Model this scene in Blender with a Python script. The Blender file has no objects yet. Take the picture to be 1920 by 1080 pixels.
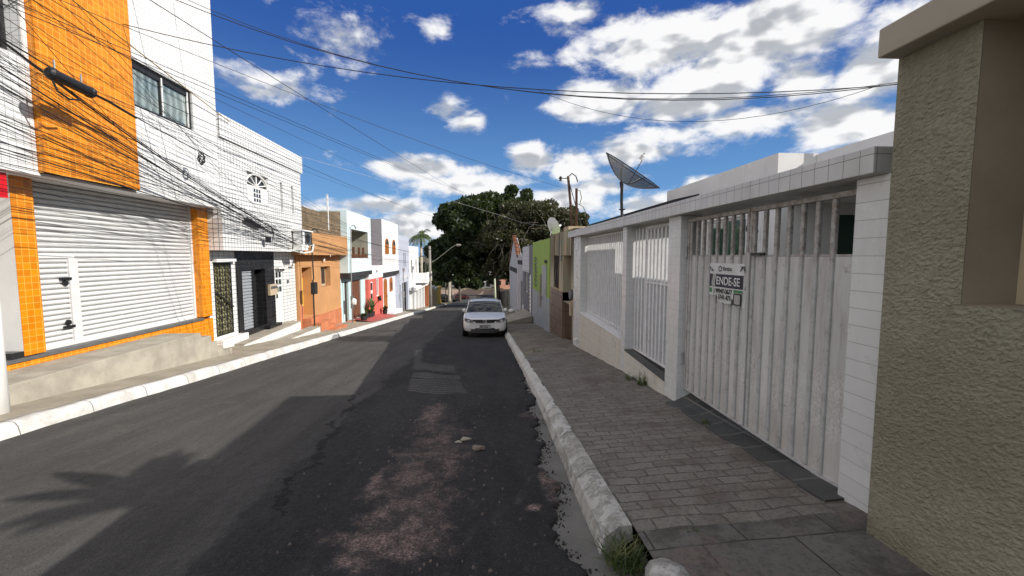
import bpy, math, random
import numpy as np
from mathutils import Vector, Matrix, Euler
random.seed(7); np.random.seed(7)
R = math.radians
scn = bpy.context.scene
COL = scn.collection
# world units are metres; z = 0 is the eye level of the photographer, +Y runs down the street, +X is the right-hand side
# ------------------------------------------------------------------ mesh helpers
class M:
    def __init__(s): s.v = []; s.f = []; s.mi = []
    def face(s, pts, m=0):
        b = len(s.v); s.v += [tuple(p) for p in pts]; s.f.append(tuple(range(b, b+len(pts)))); s.mi.append(m)
    def box(s, x0, x1, y0, y1, z0, z1, m=0):
        b = len(s.v)
        s.v += [(x, y, z) for z in (z0, z1) for y in (y0, y1) for x in (x0, x1)]
        for f in ((0,2,3,1),(4,5,7,6),(0,1,5,4),(2,6,7,3),(0,4,6,2),(1,3,7,5)):
            s.f.append(tuple(b+i for i in f)); s.mi.append(m)
    def hexa(s, p, m=0):
        b = len(s.v); s.v += [tuple(q) for q in p]
        for f in ((0,2,3,1),(4,5,7,6),(0,1,5,4),(2,6,7,3),(0,4,6,2),(1,3,7,5)):
            s.f.append(tuple(b+i for i in f)); s.mi.append(m)
    def prism(s, pts, axis, a, b, m=0):
        """polygon pts in the two other axes, extruded along axis from a to b"""
        def P(u, v, w): return (w, u, v) if axis == 'x' else ((u, w, v) if axis == 'y' else (u, v, w))
        n = len(pts); k = len(s.v)
        s.v += [P(u, v, a) for u, v in pts] + [P(u, v, b) for u, v in pts]
        s.f.append(tuple(range(k+n-1, k-1, -1))); s.mi.append(m)
        s.f.append(tuple(range(k+n, k+2*n))); s.mi.append(m)
        for i in range(n):
            j = (i+1) % n
            s.f.append((k+i, k+j, k+n+j, k+n+i)); s.mi.append(m)
    def tube(s, path, r, n=6, m=0, cap=True):
        path = [Vector(p) for p in path]; k = len(s.v)
        rr = r if isinstance(r, (list, tuple)) else [r]*len(path)
        for i, p in enumerate(path):
            d = (path[min(i+1, len(path)-1)] - path[max(i-1, 0)]).normalized()
            a = Vector((0,0,1)) if abs(d.z) < .9 else Vector((1,0,0))
            u = d.cross(a).normalized(); w = d.cross(u)
            for j in range(n):
                t = 2*math.pi*j/n
                s.v.append(tuple(p + (u*math.cos(t) + w*math.sin(t))*rr[i]))
        for i in range(len(path)-1):
            for j in range(n):
                j2 = (j+1) % n
                s.f.append((k+i*n+j, k+i*n+j2, k+(i+1)*n+j2, k+(i+1)*n+j)); s.mi.append(m)
        if cap:
            s.f.append(tuple(k+j for j in range(n))[::-1]); s.mi.append(m)
            e = k+(len(path)-1)*n
            s.f.append(tuple(e+j for j in range(n))); s.mi.append(m)
    def lathe(s, c, prof, n=20, m=0, axis=(0,0,1)):
        ax = Vector(axis).normalized(); a = Vector((0,0,1)) if abs(ax.z) < .9 else Vector((1,0,0))
        u = ax.cross(a).normalized(); w = ax.cross(u); c = Vector(c); k = len(s.v)
        for r, h in prof:
            for j in range(n):
                t = 2*math.pi*j/n
                s.v.append(tuple(c + ax*h + (u*math.cos(t)+w*math.sin(t))*r))
        for i in range(len(prof)-1):
            for j in range(n):
                j2 = (j+1) % n
                s.f.append((k+i*n+j, k+i*n+j2, k+(i+1)*n+j2, k+(i+1)*n+j)); s.mi.append(m)
    def grid(s, P, m=0, close=False):
        """P[i][j] rows of points"""
        k = len(s.v); nj = len(P[0])
        for row in P: s.v += [tuple(p) for p in row]
        for i in range(len(P)-1):
            for j in range(nj if close else nj-1):
                j2 = (j+1) % nj
                s.f.append((k+i*nj+j, k+i*nj+j2, k+(i+1)*nj+j2, k+(i+1)*nj+j)); s.mi.append(m)

ROOT = {}
def link(name, me, mats, parent, loc):
    o = bpy.data.objects.new(name, me); COL.objects.link(o)
    for m in (mats if isinstance(mats, (list, tuple)) else [mats]): me.materials.append(m)
    if parent is not None: o.parent = parent
    else: o.location = loc
    ROOT[o.name] = loc
    return o
def obj(name, mb, mats, parent=None, smooth=False, sub=0, bevel=0):
    v = np.array(mb.v, dtype=float)
    if parent is not None: loc = ROOT[parent.name]
    else: loc = ((v[:,0].min()+v[:,0].max())/2, (v[:,1].min()+v[:,1].max())/2, v[:,2].min())
    me = bpy.data.meshes.new(name)
    me.from_pydata((v - np.array(loc)).tolist(), [], mb.f)
    me.polygons.foreach_set('material_index', mb.mi)
    if smooth: me.polygons.foreach_set('use_smooth', [True]*len(mb.f))
    me.update()
    o = link(name, me, mats, parent, loc)
    if bevel:
        b = o.modifiers.new('b', 'BEVEL'); b.width = bevel; b.segments = 2; b.limit_method = 'ANGLE'; b.angle_limit = R(40)
    if sub:
        b = o.modifiers.new('s', 'SUBSURF'); b.levels = sub; b.render_levels = sub
    return o
def empty(name, loc):
    o = bpy.data.objects.new(name, None); COL.objects.link(o); o.location = loc; o.empty_display_size = .2
    ROOT[o.name] = tuple(loc); return o
def tag(o, label, cat, group=None, kind=None):
    if kind: o['kind'] = kind
    if label: o['label'] = label
    if cat: o['category'] = cat
    if group: o['group'] = group
    return o
def thing(name, loc, label, cat, group=None): return tag(empty(name, loc), label, cat, group)
def struct(name, mb, mat, **k):
    o = obj(name, mb, mat, **k); o['kind'] = 'structure'; return o

# ------------------------------------------------------------------ material helpers
class T:
    """small node-tree writer"""
    def __init__(s, name):
        s.mat = bpy.data.materials.new(name); s.mat.use_nodes = True; s.nt = s.mat.node_tree; s.nt.nodes.clear()
        s.out = s.n('ShaderNodeOutputMaterial'); s.b = s.n('ShaderNodeBsdfPrincipled')
        s.nt.links.new(s.b.outputs[0], s.out.inputs[0]); s.geo = s.n('ShaderNodeNewGeometry'); s._uv = None
    def n(s, t, inp=None, **props):
        nd = s.nt.nodes.new(t)
        for k, v in props.items(): setattr(nd, k, v)
        for k, v in (inp or {}).items(): s.set(nd.inputs[k], v)
        return nd
    def set(s, sock, v):
        if isinstance(v, bpy.types.NodeSocket): s.nt.links.new(v, sock)
        elif isinstance(v, bpy.types.Node): s.nt.links.new(v.outputs[0], sock)
        else:
            if sock.type == 'RGBA' and len(v) == 3: v = (*v, 1)
            sock.default_value = v
    def math(s, op, a, b=0.0, c=0.0, clamp=False):
        nd = s.n('ShaderNodeMath', operation=op, use_clamp=clamp); s.set(nd.inputs[0], a); s.set(nd.inputs[1], b); s.set(nd.inputs[2], c); return nd.outputs[0]
    def vmath(s, op, a, b=(0,0,0)):
        nd = s.n('ShaderNodeVectorMath', operation=op); s.set(nd.inputs[0], a); s.set(nd.inputs[1], b); return nd.outputs[0]
    def mix(s, f, a, b, blend='MIX'):
        nd = s.n('ShaderNodeMix', data_type='RGBA', blend_type=blend); s.set(nd.inputs[0], f); s.set(nd.inputs[6], a); s.set(nd.inputs[7], b); return nd.outputs[2]
    def ramp(s, v, lo, hi, a=0.0, b=1.0):
        nd = s.n('ShaderNodeMapRange', {0: v, 1: lo, 2: hi, 3: a, 4: b}, interpolation_type='SMOOTHSTEP'); return nd.outputs[0]
    @property
    def pos(s): return s.geo.outputs['Position']
    def noise(s, scale, detail=4, rough=.55, vec=None, stretch=None, dist=0.0):
        v = vec if vec is not None else s.pos
        if stretch: v = s.vmath('MULTIPLY', v, stretch)
        return s.n('ShaderNodeTexNoise', {'Vector': v, 'Scale': scale, 'Detail': detail, 'Roughness': rough, 'Distortion': dist}).outputs[0]
    @property
    def uv(s):
        if s._uv is None:
            p = s.n('ShaderNodeSeparateXYZ', {0: s.pos}); q = s.n('ShaderNodeSeparateXYZ', {0: s.geo.outputs['True Normal']})
            ax = s.math('GREATER_THAN', s.math('ABSOLUTE', q.outputs[0]), .6)
            az = s.math('GREATER_THAN', s.math('ABSOLUTE', q.outputs[2]), .6)
            def sel(f, a, b): return s.math('ADD', s.math('MULTIPLY', f, a), s.math('MULTIPLY', s.math('SUBTRACT', 1.0, f), b))
            u = sel(ax, p.outputs[1], p.outputs[0]); v = sel(az, p.outputs[1], p.outputs[2])
            s._uv = s.n('ShaderNodeCombineXYZ', {0: u, 1: v}).outputs[0]
        return s._uv
    def bump(s, h, strength=.5, dist=.01, normal=None):
        nd = s.n('ShaderNodeBump', {'Strength': strength, 'Distance': dist, 'Height': h})
        if normal is not None: s.set(nd.inputs['Normal'], normal)
        return nd.outputs[0]
    def done(s, color=None, rough=.8, normal=None, metal=0.0, spec=.5, **k):
        if color is not None: s.set(s.b.inputs['Base Color'], color)
        s.set(s.b.inputs['Roughness'], rough); s.set(s.b.inputs['Metallic'], metal); s.set(s.b.inputs['Specular IOR Level'], spec)
        if normal is not None: s.set(s.b.inputs['Normal'], normal)
        for kk, v in k.items(): s.set(s.b.inputs[kk.replace('_', ' ')], v)
        return s.mat
def scale_c(c, f): return tuple(min(1, x*f) for x in c)
def plaster(name, c, var=.12, stain=.35, stain_c=(.09,.08,.065), rough=.85, bscale=55, bstr=.25, scale=1.6):
    t = T(name)
    a = t.ramp(t.noise(scale, 6, .62), .3, .7)
    col = t.mix(a, scale_c(c, 1-var), scale_c(c, 1+var*.6))
    if stain:
        st = t.math('MULTIPLY', t.ramp(t.noise(1.0, 5, .65, stretch=(2.2,2.2,.35)), .52, .78), stain)
        col = t.mix(st, col, stain_c)
        sp = t.math('MULTIPLY', t.ramp(t.noise(9, 5, .7), .58, .75), stain*.5)
        col = t.mix(sp, col, scale_c(c, .6))
    return t.done(col, t.ramp(t.noise(6), .2, .8, rough-.08, rough+.08), t.bump(t.noise(bscale, 3), bstr, .006), spec=.3)
def paint(name, c, rough=.5, metal=0.0, var=.1, rust=0.0, bstr=.1):
    t = T(name); col = t.mix(t.ramp(t.noise(7, 5), .3, .7), scale_c(c, 1-var), scale_c(c, 1+var))
    if rust: col = t.mix(t.math('MULTIPLY', t.ramp(t.noise(14, 6, .7), .56, .66), rust), col, (.11,.055,.03))
    return t.done(col, rough, t.bump(t.noise(90, 2), bstr, .003), metal=metal)
def tile(name, c, grout, w, h, mort=.05, var=.05, rough=.35, bump=.4, stain=.25, off=(0,0,0), offset=0.0, bd=.004, stain_c=(.16,.14,.10), gvar=.0):
    t = T(name)
    uv = t.vmath('ADD', t.uv, off)
    uv = t.vmath('ADD', uv, t.n('ShaderNodeTexNoise', {'Vector': uv, 'Scale': 1.2, 'Detail': 1}).outputs[1]) if False else uv
    br = t.n('ShaderNodeTexBrick', {'Vector': uv, 'Color1': (*scale_c(c, 1-var), 1), 'Color2': (*scale_c(c, 1+var), 1), 'Mortar': (*grout, 1), 'Scale': 1.0,
        'Mortar Size': mort*h, 'Mortar Smooth': .15, 'Bias': 0.0, 'Brick Width': w, 'Row Height': h}, offset=offset, squash=1.0)
    col = br.outputs[0]
    if stain:
        col = t.mix(t.math('MULTIPLY', t.ramp(t.noise(1.1, 5, .65, stretch=(2,2,.5)), .5, .8), stain), col, stain_c)
    col = t.mix(t.math('MULTIPLY', t.ramp(t.noise(5, 5, .6), .45, .75), .12), col, scale_c(c, .55))
    rg = t.math('ADD', t.math('MULTIPLY', br.outputs[1], .4), t.ramp(t.noise(4), .3, .7, rough-.08, rough+.12))
    h_ = t.math('ADD', t.math('MULTIPLY', br.outputs[1], -1.0), t.math('MULTIPLY', t.noise(25, 3), .5))
    return t.done(col, rg, t.bump(h_, bump, bd))

MAT = {}
# ---- walls
MAT['olive'] = None
def m_olive():
    t = T('rough_olive_stucco')
    n1 = t.noise(34, 3, .55, vec=t.vmath('MULTIPLY', t.pos, (1,.9,1.25))); n2 = t.noise(110, 3, .6)
    col = t.mix(t.ramp(t.noise(1.7, 5), .3, .7), (.235,.217,.155), (.295,.275,.203))
    col = t.mix(t.math('MULTIPLY', t.ramp(t.noise(.9, 4, .6, stretch=(1,1,.6)), .5, .75), .35), col, (.222,.225,.168))
    col = t.mix(t.ramp(n1, .34, .52, .38, 0.0), col, (.17,.155,.112))  # pits darkened in the colour, adding shade to the weak bump
    col = t.mix(t.math('MULTIPLY', t.ramp(t.noise(1.0, 6, .7, stretch=(1,2.6,.35)), .54, .74), .35), col, (.19,.175,.13))
    pz = t.n('ShaderNodeSeparateXYZ', {0: t.pos}).outputs[2]
    col = t.mix(t.math('MULTIPLY', t.ramp(t.math('ADD', pz, t.math('MULTIPLY', t.noise(5, 5, .7), .35)), -1.25, -1.5), .55), col, (.10,.095,.07))
    return t.done(col, .95, t.bump(t.math('ADD', n1, t.math('MULTIPLY', n2, .4)), .6, .010), spec=.08)
MAT['olive'] = m_olive()
MAT['olive_smooth'] = plaster('smooth_taupe_plaster', (.27,.235,.18), .15, .3, bscale=25, bstr=.3)
MAT['beige_slab'] = plaster('beige_slab_paint', (.36,.32,.255), .08, .25, bscale=40)
MAT['cream'] = plaster('cream_paint', (.55,.44,.28), .06, .1)
MAT['white_tile'] = tile('white_glazed_tile', (.66,.66,.645), (.46,.46,.44), .112, .112, .016, .03, .3, .5, .10)
MAT['white_block'] = tile('white_glazed_block', (.66,.66,.645), (.40,.40,.38), 1.0, .112, .022, .04, .3, .6, .14)
MAT['white_tile_low'] = tile('yellowed_white_tile', (.66,.64,.56), (.46,.43,.36), .112, .112, .016, .05, .35, .5, .45, stain_c=(.30,.26,.17))
MAT['beam_tile'] = tile('grey_white_beam_tile', (.58,.57,.55), (.17,.16,.15), .116, .155, .014, .04, .4, .6, .3, off=(0,.019,0))
MAT['house2_tile'] = tile('white_tile_dark_grout', (.72,.72,.71), (.06,.06,.06), .135, .118, .060, .04, .35, .3, .14)
MAT['house2_tile_wide'] = tile('wide_white_tile', (.70,.70,.69), (.08,.08,.075), .24, .12, .055, .04, .35, .3, .2)
MAT['ledge_tile'] = tile('ledge_tile', (.80,.79,.76), (.18,.18,.16), .12, .11, .03, .05, .4, .3, .2)
MAT['white_small_tile'] = tile('fine_white_tile', (.70,.70,.69), (.33,.33,.33), .102, .102, .042, .03, .35, .3, .26)
MAT['orange_tile'] = tile('orange_glazed_tile', (.64,.20,.003), (.74,.40,.06), .104, .104, .036, .18, .28, .4, .28, stain_c=(.35,.12,.01))
MAT['lavender_tile'] = tile('lavender_tile', (.50,.53,.62), (.34,.36,.44), .12, .12, .035, .05, .4, .3, .1)
MAT['brown_tile'] = tile('brown_wall_tile', (.155,.105,.078), (.07,.05,.04), .42, .42, .02, .15, .45, .4, .2)
MAT['terracotta'] = tile('terracotta_tile', (.50,.18,.085), (.33,.12,.06), .32, .32, .025, .12, .45, .3, .45, stain_c=(.62,.27,.15))
MAT['white_wall'] = plaster('white_wall_paint', (.72,.71,.69), .06, .12)
MAT['white_bright'] = plaster('clean_white_paint', (.72,.72,.71), .04, .06)
MAT['grey_white'] = plaster('greyed_white_paint', (.60,.59,.57), .08, .25)
MAT['pole_white'] = plaster('limewashed_concrete', (.74,.73,.70), .08, .25, bscale=30)
MAT['concrete'] = plaster('raw_concrete', (.36,.33,.27), .22, .4, (.15,.135,.10), bscale=30, bstr=.5, scale=2.5)
MAT['concrete_floor'] = plaster('worn_concrete_floor', (.33,.295,.24), .22, .35, (.17,.15,.12), bscale=25, bstr=.4, scale=2)
MAT['gutter'] = plaster('grey_gutter_concrete', (.165,.157,.14), .2, .45, (.11,.105,.09), bscale=35, bstr=.5, scale=3)
MAT['grey_paint'] = plaster('grey_side_paint', (.24,.24,.25), .1, .3)
MAT['orange_paint'] = plaster('orange_house_paint', (.48,.25,.108), .10, .25, (.45,.18,.05))
MAT['yellow_paint'] = plaster('yellow_paint', (.72,.45,.05), .12, .3, (.35,.2,.03))
MAT['aqua_paint'] = plaster('pale_aqua_paint', (.62,.75,.77), .05, .25, (.45,.56,.58))
MAT['aqua_dark'] = plaster('aqua_lower_paint', (.50,.64,.65), .05, .2, (.3,.42,.42))
MAT['red_paint'] = plaster('coral_red_paint', (.62,.13,.10), .1, .2, (.45,.12,.1))
MAT['lilac'] = plaster('pale_lilac_paint', (.66,.64,.68), .06, .15)
MAT['green_paint'] = plaster('lime_green_paint', (.29,.42,.10), .06, .2, (.2,.3,.06))
MAT['silver_grey'] = plaster('silver_grey_wainscot', (.36,.38,.40), .12, .45, (.19,.19,.19))
MAT['slate_grey'] = plaster('slate_grey_paint', (.17,.18,.20), .08, .2)
MAT['pale_grey'] = plaster('pale_grey_paint', (.40,.41,.43), .1, .35)
MAT['tan'] = plaster('tan_paint', (.45,.36,.25), .1, .3)
MAT['dark_band'] = plaster('dark_paint_band', (.035,.034,.036), .2, .1)
MAT['black_wall'] = tile('black_wall_tile', (.014,.014,.016), (.03,.03,.03), .3, .15, .03, .2, .25, .3, 0)
def m_stained():
    t = T('mouldy_stained_wall')
    base = t.mix(t.ramp(t.noise(1.1, 4), .35, .65), (.50,.38,.24), (.42,.40,.30))
    s1 = t.ramp(t.noise(1.0, 6, .66, stretch=(1,4.5,.22)), .45, .56)
    pz = t.n('ShaderNodeSeparateXYZ', {0: t.pos}).outputs[2]
    up = t.ramp(pz, -1.2, .2)
    col = t.mix(t.math('MULTIPLY', s1, t.math('MULTIPLY', up, .85)), base, (.075,.065,.05))
    s2 = t.ramp(t.noise(1.6, 5, .6, stretch=(1,3,.2)), .50, .62)
    col = t.mix(t.math('MULTIPLY', s2, t.math('MULTIPLY', up, .6)), col, (.30,.36,.22))
    s3 = t.ramp(t.noise(1.6, 4, .6, stretch=(1,3,.35), vec=t.vmath('ADD', t.pos, (3,9,1))), .54, .66)
    col = t.mix(t.math('MULTIPLY', s3, .6), col, (.42,.22,.10))
    s4 = t.ramp(t.noise(1.0, 6, .66, stretch=(1,3.4,.16), vec=t.vmath('ADD', t.pos, (1,4,7))), .49, .58)
    col = t.mix(t.math('MULTIPLY', s4, t.math('MULTIPLY', t.ramp(pz, -.9, .1), .8)), col, (.06,.05,.038))
    return t.done(col, .9, t.bump(t.noise(40, 4), .4, .008), spec=.2)
MAT['stained'] = m_stained()
def m_brick():
    t = T('raw_brick_with_mortar')
    uv = t.vmath('ADD', t.uv, t.vmath('MULTIPLY', t.n('ShaderNodeTexNoise', {'Vector': t.pos, 'Scale': 3, 'Detail': 2}).outputs[1], (.08,.08,0)))
    br = t.n('ShaderNodeTexBrick', {'Vector': uv, 'Color1': (.22,.15,.09,1), 'Color2': (.15,.11,.075,1), 'Mortar': (.26,.215,.155,1), 'Scale': 1.0, 'Mortar Size': .022, 'Mortar Smooth': .4,
        'Brick Width': .28, 'Row Height': .15})
    col = t.mix(t.ramp(t.noise(2.5, 6, .7), .4, .7), br.outputs[0], (.12,.095,.06))
    return t.done(col, .95, t.bump(t.math('ADD', t.math('MULTIPLY', br.outputs[1], .6), t.noise(18, 5, .7)), .9, .03), spec=.1)
MAT['brick'] = m_brick()
# ---- metal, wood, glass
MAT['shutter'] = paint('white_shutter_steel', (.60,.60,.595), .42, 0, .05)
MAT['grey_shutter'] = paint('grey_shutter_steel', (.27,.29,.31), .5, 0, .08)
MAT['white_metal'] = paint('white_painted_steel', (.70,.70,.69), .5, 0, .08, .25)
MAT['black_metal'] = paint('black_metal', (.012,.012,.013), .45, 0, .2)
MAT['rusty'] = paint('rusty_pipe', (.10,.05,.032), .8, 0, .3, .6)
MAT['dark_iron'] = paint('dark_iron_grille', (.02,.019,.016), .5)
MAT['grey_metal'] = paint('galvanised_steel', (.35,.35,.35), .45, .5, .12)
MAT['cable'] = paint('black_cable_sheath', (.008,.008,.009), .55)
MAT['cable_yellow'] = paint('yellow_cable_sheath', (.25,.16,.03), .5)
MAT['cable_pale'] = paint('pale_cable_sheath', (.42,.41,.40), .5)
MAT['wood'] = paint('reddish_brown_wood', (.135,.055,.030), .55, 0, .25)
MAT['wood_warm'] = paint('varnished_warm_wood', (.34,.115,.022), .4, 0, .2)
MAT['wood_dark'] = paint('dark_timber', (.05,.028,.018), .6, 0, .3)
MAT['door_white'] = paint('white_door_paint', (.74,.73,.71), .45, 0, .05)
MAT['red_sign'] = paint('red_sign_panel', (.62,.008,.012), .35)
MAT['dirt_dark'] = paint('dark_interior', (.015,.015,.014), .9)
MAT['plastic_grey'] = paint('grey_plastic', (.10,.105,.11), .45)
MAT['plastic_white'] = paint('white_plastic', (.72,.72,.70), .4)
MAT['pot_black'] = paint('black_plastic_pot', (.02,.02,.022), .6)
MAT['stone_black'] = paint('black_granite', (.02,.02,.02), .3)
def m_gate():
    t = T('weathered_white_gate_paint')
    pz = t.n('ShaderNodeSeparateXYZ', {0: t.pos}).outputs[2]
    c = t.mix(t.ramp(t.noise(2.2, 5, .6, stretch=(1,1.6,.5)), .35, .65), (.50,.488,.472), (.60,.59,.575))
    c = t.mix(t.math('MULTIPLY', t.ramp(t.noise(3.5, 6, .74, stretch=(1,2.5,.25)), .46, .68), .75), c, (.35,.32,.30))
    band = t.math('MULTIPLY', t.ramp(pz, -.62, -1.0), t.ramp(pz, -1.55, -1.2))
    chips = t.ramp(t.math('ADD', t.noise(52, 5, .66), t.math('MULTIPLY', band, t.ramp(t.noise(6, 3), .3, .7, .04, .17))), .60, .63)
    c = t.mix(t.math('MULTIPLY', t.math('MULTIPLY', chips, band), .6), c, (.66,.64,.60))
    c = t.mix(t.math('MULTIPLY', t.ramp(pz, -1.15, -1.6), t.ramp(t.noise(5, 4), .3, .7, .15, .8)), c, (.46,.43,.38))
    c = t.mix(t.math('MULTIPLY', t.ramp(t.noise(11, 6, .75), .60, .70), .5), c, (.17,.12,.09))
    return t.done(c, .8, t.bump(t.noise(30, 4), .25, .004), spec=.15)
MAT['gate'] = m_gate()
def m_bar():
    t = T('flaking_gate_bar_paint'); pz = t.n('ShaderNodeSeparateXYZ', {0: t.pos}).outputs[2]
    fl = t.mix(t.ramp(t.noise(16, 6, .72), .40, .62), (.40,.385,.365), (.25,.215,.185))
    fl = t.mix(t.ramp(t.noise(42, 3), .6, .68, 0, .6), fl, (.55,.54,.51))
    lo = t.mix(t.ramp(t.noise(9, 6, .7), .45, .65), (.47,.46,.45), (.37,.355,.34))
    lo = t.mix(t.math('MULTIPLY', t.ramp(t.noise(34, 4, .7, stretch=(1,1,.4)), .56, .66), .5), lo, (.20,.16,.135))
    c = t.mix(t.ramp(pz, -.12, .05), lo, fl)
    return t.done(c, .65, t.bump(t.noise(60, 3), .3, .003))
MAT['bar'] = m_bar()
def glass(name, c, rough=.06):
    t = T(name); return t.done(t.mix(t.ramp(t.noise(2), .3, .7), c, scale_c(c, 1.5)), rough, spec=.9)
MAT['glass_dark'] = glass('dark_window_glass', (.012,.016,.02))
def m_curtain(name, a, b, fr):
    t = T(name)
    y = t.n('ShaderNodeSeparateXYZ', {0: t.pos}).outputs[1]
    w = t.math('SINE', t.math('ADD', t.math('MULTIPLY', y, fr), t.math('MULTIPLY', t.noise(3, 2), 7.0)))
    return t.done(t.mix(t.ramp(w, -1, 1), a, b), .8, t.bump(w, .6, .03))
MAT['curtain_grey'] = m_curtain('grey_curtain_cloth', (.26,.29,.30), (.45,.49,.50), 34)
MAT['curtain_green'] = m_curtain('green_curtain_cloth', (.05,.17,.125), (.12,.32,.24), 30)
def m_clear():
    t = T('clear_window_glass'); g = t.n('ShaderNodeBsdfGlossy', {'Color': (1,1,1,1), 'Roughness': .03}); tr = t.n('ShaderNodeBsdfTransparent', {'Color': (.72,.78,.78,1)})
    fr = t.n('ShaderNodeFresnel', {'IOR': 1.5}); mx = t.n('ShaderNodeMixShader', {0: t.math('ADD', fr.outputs[0], .05), 1: tr.outputs[0], 2: g.outputs[0]})
    t.nt.links.new(mx.outputs[0], t.out.inputs[0]); return t.mat
MAT['glass_clear'] = m_clear()
# ---- ground
def m_road():
    t = T('patched_asphalt')
    p = t.n('ShaderNodeSeparateXYZ', {0: t.pos}); x, y = p.outputs[0], p.outputs[1]
    fine = t.noise(130, 3, .6); mid = t.noise(16, 5, .6)
    streak = t.noise(1.0, 6, .62, stretch=(3.2,.35,1))
    old = t.mix(t.ramp(streak, .3, .7), (.058,.055,.051), (.092,.087,.080))
    new = t.mix(t.ramp(t.noise(1.0, 5, .6, stretch=(2.0,.6,1)), .3, .7), (.020,.020,.021), (.038,.037,.036))  # newer right-lane asphalt, darkened further to carry the shade falling there
    edge = t.math('ADD', x, t.math('MULTIPLY', t.math('SUBTRACT', t.noise(1.6, 6, .68, stretch=(1,.5,1)), .5), .9))
    f = t.ramp(edge, -1.82, -1.70)
    col = t.mix(f, old, new)
    col = t.mix(t.math('MULTIPLY', t.ramp(t.noise(.55, 5, .6), .46, .7), .55), col, (.05,.047,.044))
    # dusty patch far left and grit
    col = t.mix(t.math('MULTIPLY', t.ramp(t.noise(2.2, 6, .65), .54, .74), t.ramp(x, -2.5, -4.5, 0, .5)), col, (.155,.14,.115))
    # pinkish earth patches
    w = t.math('MULTIPLY', t.math('SUBTRACT', t.noise(4.2, 7, .72), .5), 2.6)
    acc = None
    for (px, py, rx, ry, k) in ((-.66,5.5,.20,.7,.85),(-.52,3.6,.42,1.9,.62),(-.58,2.7,.50,.45,.9),(-.92,3.45,.12,.25,.95),(.37,2.97,.09,.08,1.3),(.26,3.05,.05,.05,1.2),(.62,5.35,.16,.2,1.),(.58,3.3,.12,.5,.9),(-.5,2.0,.6,.3,.6)):
        dx = t.math('DIVIDE', t.math('SUBTRACT', x, px), rx); dy = t.math('DIVIDE', t.math('SUBTRACT', y, py), ry)
        d = t.math('SQRT', t.math('ADD', t.math('MULTIPLY', dx, dx), t.math('MULTIPLY', dy, dy)))
        e = t.math('MULTIPLY', t.ramp(t.math('ADD', d, w), 1.05, .35), k)
        acc = e if acc is None else t.math('MAXIMUM', acc, e)
    pink = t.mix(t.ramp(t.noise(30, 6, .75), .35, .62), (.19,.118,.098), (.44,.31,.27))
    fac = t.math('MULTIPLY', acc, t.math('MULTIPLY', t.ramp(t.noise(5.5, 6, .7), .40, .62, .18, .95), t.ramp(t.noise(60, 4, .7), .38, .58, .35, 1.0)))
    col = t.mix(fac, col, pink)
    iso = t.math('LESS_THAN', t.math('ABSOLUTE', t.math('SUBTRACT', t.noise(.8, 1.5, .5, stretch=(1.3,.45,1)), .5)), .012)
    col = t.mix(t.math('MULTIPLY', iso, t.ramp(t.noise(6, 5, .7), .4, .65, 0, .3)), col, (.085,.08,.075))
    scuff = t.math('MULTIPLY', t.ramp(t.noise(1.0, 6, .72, stretch=(7,1.6,1)), .60, .72), .5)
    col = t.mix(scuff, col, (.105,.098,.088))
    # white grit
    vo = t.n('ShaderNodeTexVoronoi', {'Vector': t.pos, 'Scale': 38.0, 'Randomness': 1.0})
    grit = t.math('MULTIPLY', t.math('LESS_THAN', vo.outputs[0], .13), t.math('GREATER_THAN', t.n('ShaderNodeSeparateColor', {0: vo.outputs[1]}).outputs[0], .62))
    dens = t.math('ADD', t.ramp(acc, .05, .5, 0, .75), t.ramp(t.noise(1.7, 4), .5, .75, .02, .5))
    col = t.mix(t.math('MULTIPLY', grit, dens), col, (.24,.215,.19))
    vs = t.n('ShaderNodeTexVoronoi', {'Vector': t.pos, 'Scale': 90.0})
    col = t.mix(t.math('MULTIPLY', t.math('LESS_THAN', vs.outputs[0], .22), t.ramp(acc, 0, .4, .12, .5)), col, (.15,.14,.13))
    # long crack along the crown
    cx = t.math('ADD', t.math('MULTIPLY', t.math('SUBTRACT', t.noise(1.6, 6, .68, stretch=(0,1,0)), .5), .75), t.math('MULTIPLY', t.math('SUBTRACT', y, 4.5), -.14))
    dcr = t.math('ABSOLUTE', t.math('SUBTRACT', t.math('SUBTRACT', x, -1.72), cx))
    yr = t.math('MULTIPLY', t.ramp(y, 2.6, 3.2), t.ramp(y, 7.0, 6.0))
    wid = t.math('MULTIPLY', t.ramp(t.noise(3.0, 5, .7), .38, .72, .006, .10), yr)
    crack = t.math('LESS_THAN', dcr, wid)
    col = t.mix(t.math('MULTIPLY', crack, .85), col, (.006,.006,.007))
    # grazing ridge arcs
    h = t.math('ADD', t.math('ADD', t.math('MULTIPLY', fine, .5), t.math('MULTIPLY', mid, 1.2)), t.math('MULTIPLY', crack, -3.0))
    h = t.math('ADD', h, t.math('MULTIPLY', t.noise(3.2, 5, .6, stretch=(2.2,.7,1)), 2.2))
    col = t.mix(t.ramp(fine, .36, .60, .55, 0.0), col, (.010,.010,.011))
    col = t.mix(t.ramp(t.noise(75, 3, .7), .54, .70, 0.0, .35), col, (.13,.125,.118))
    return t.done(col, t.ramp(mid, .3, .7, .78, .95), t.bump(h, .8, .012), spec=.25)
MAT['road'] = m_road()
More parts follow.
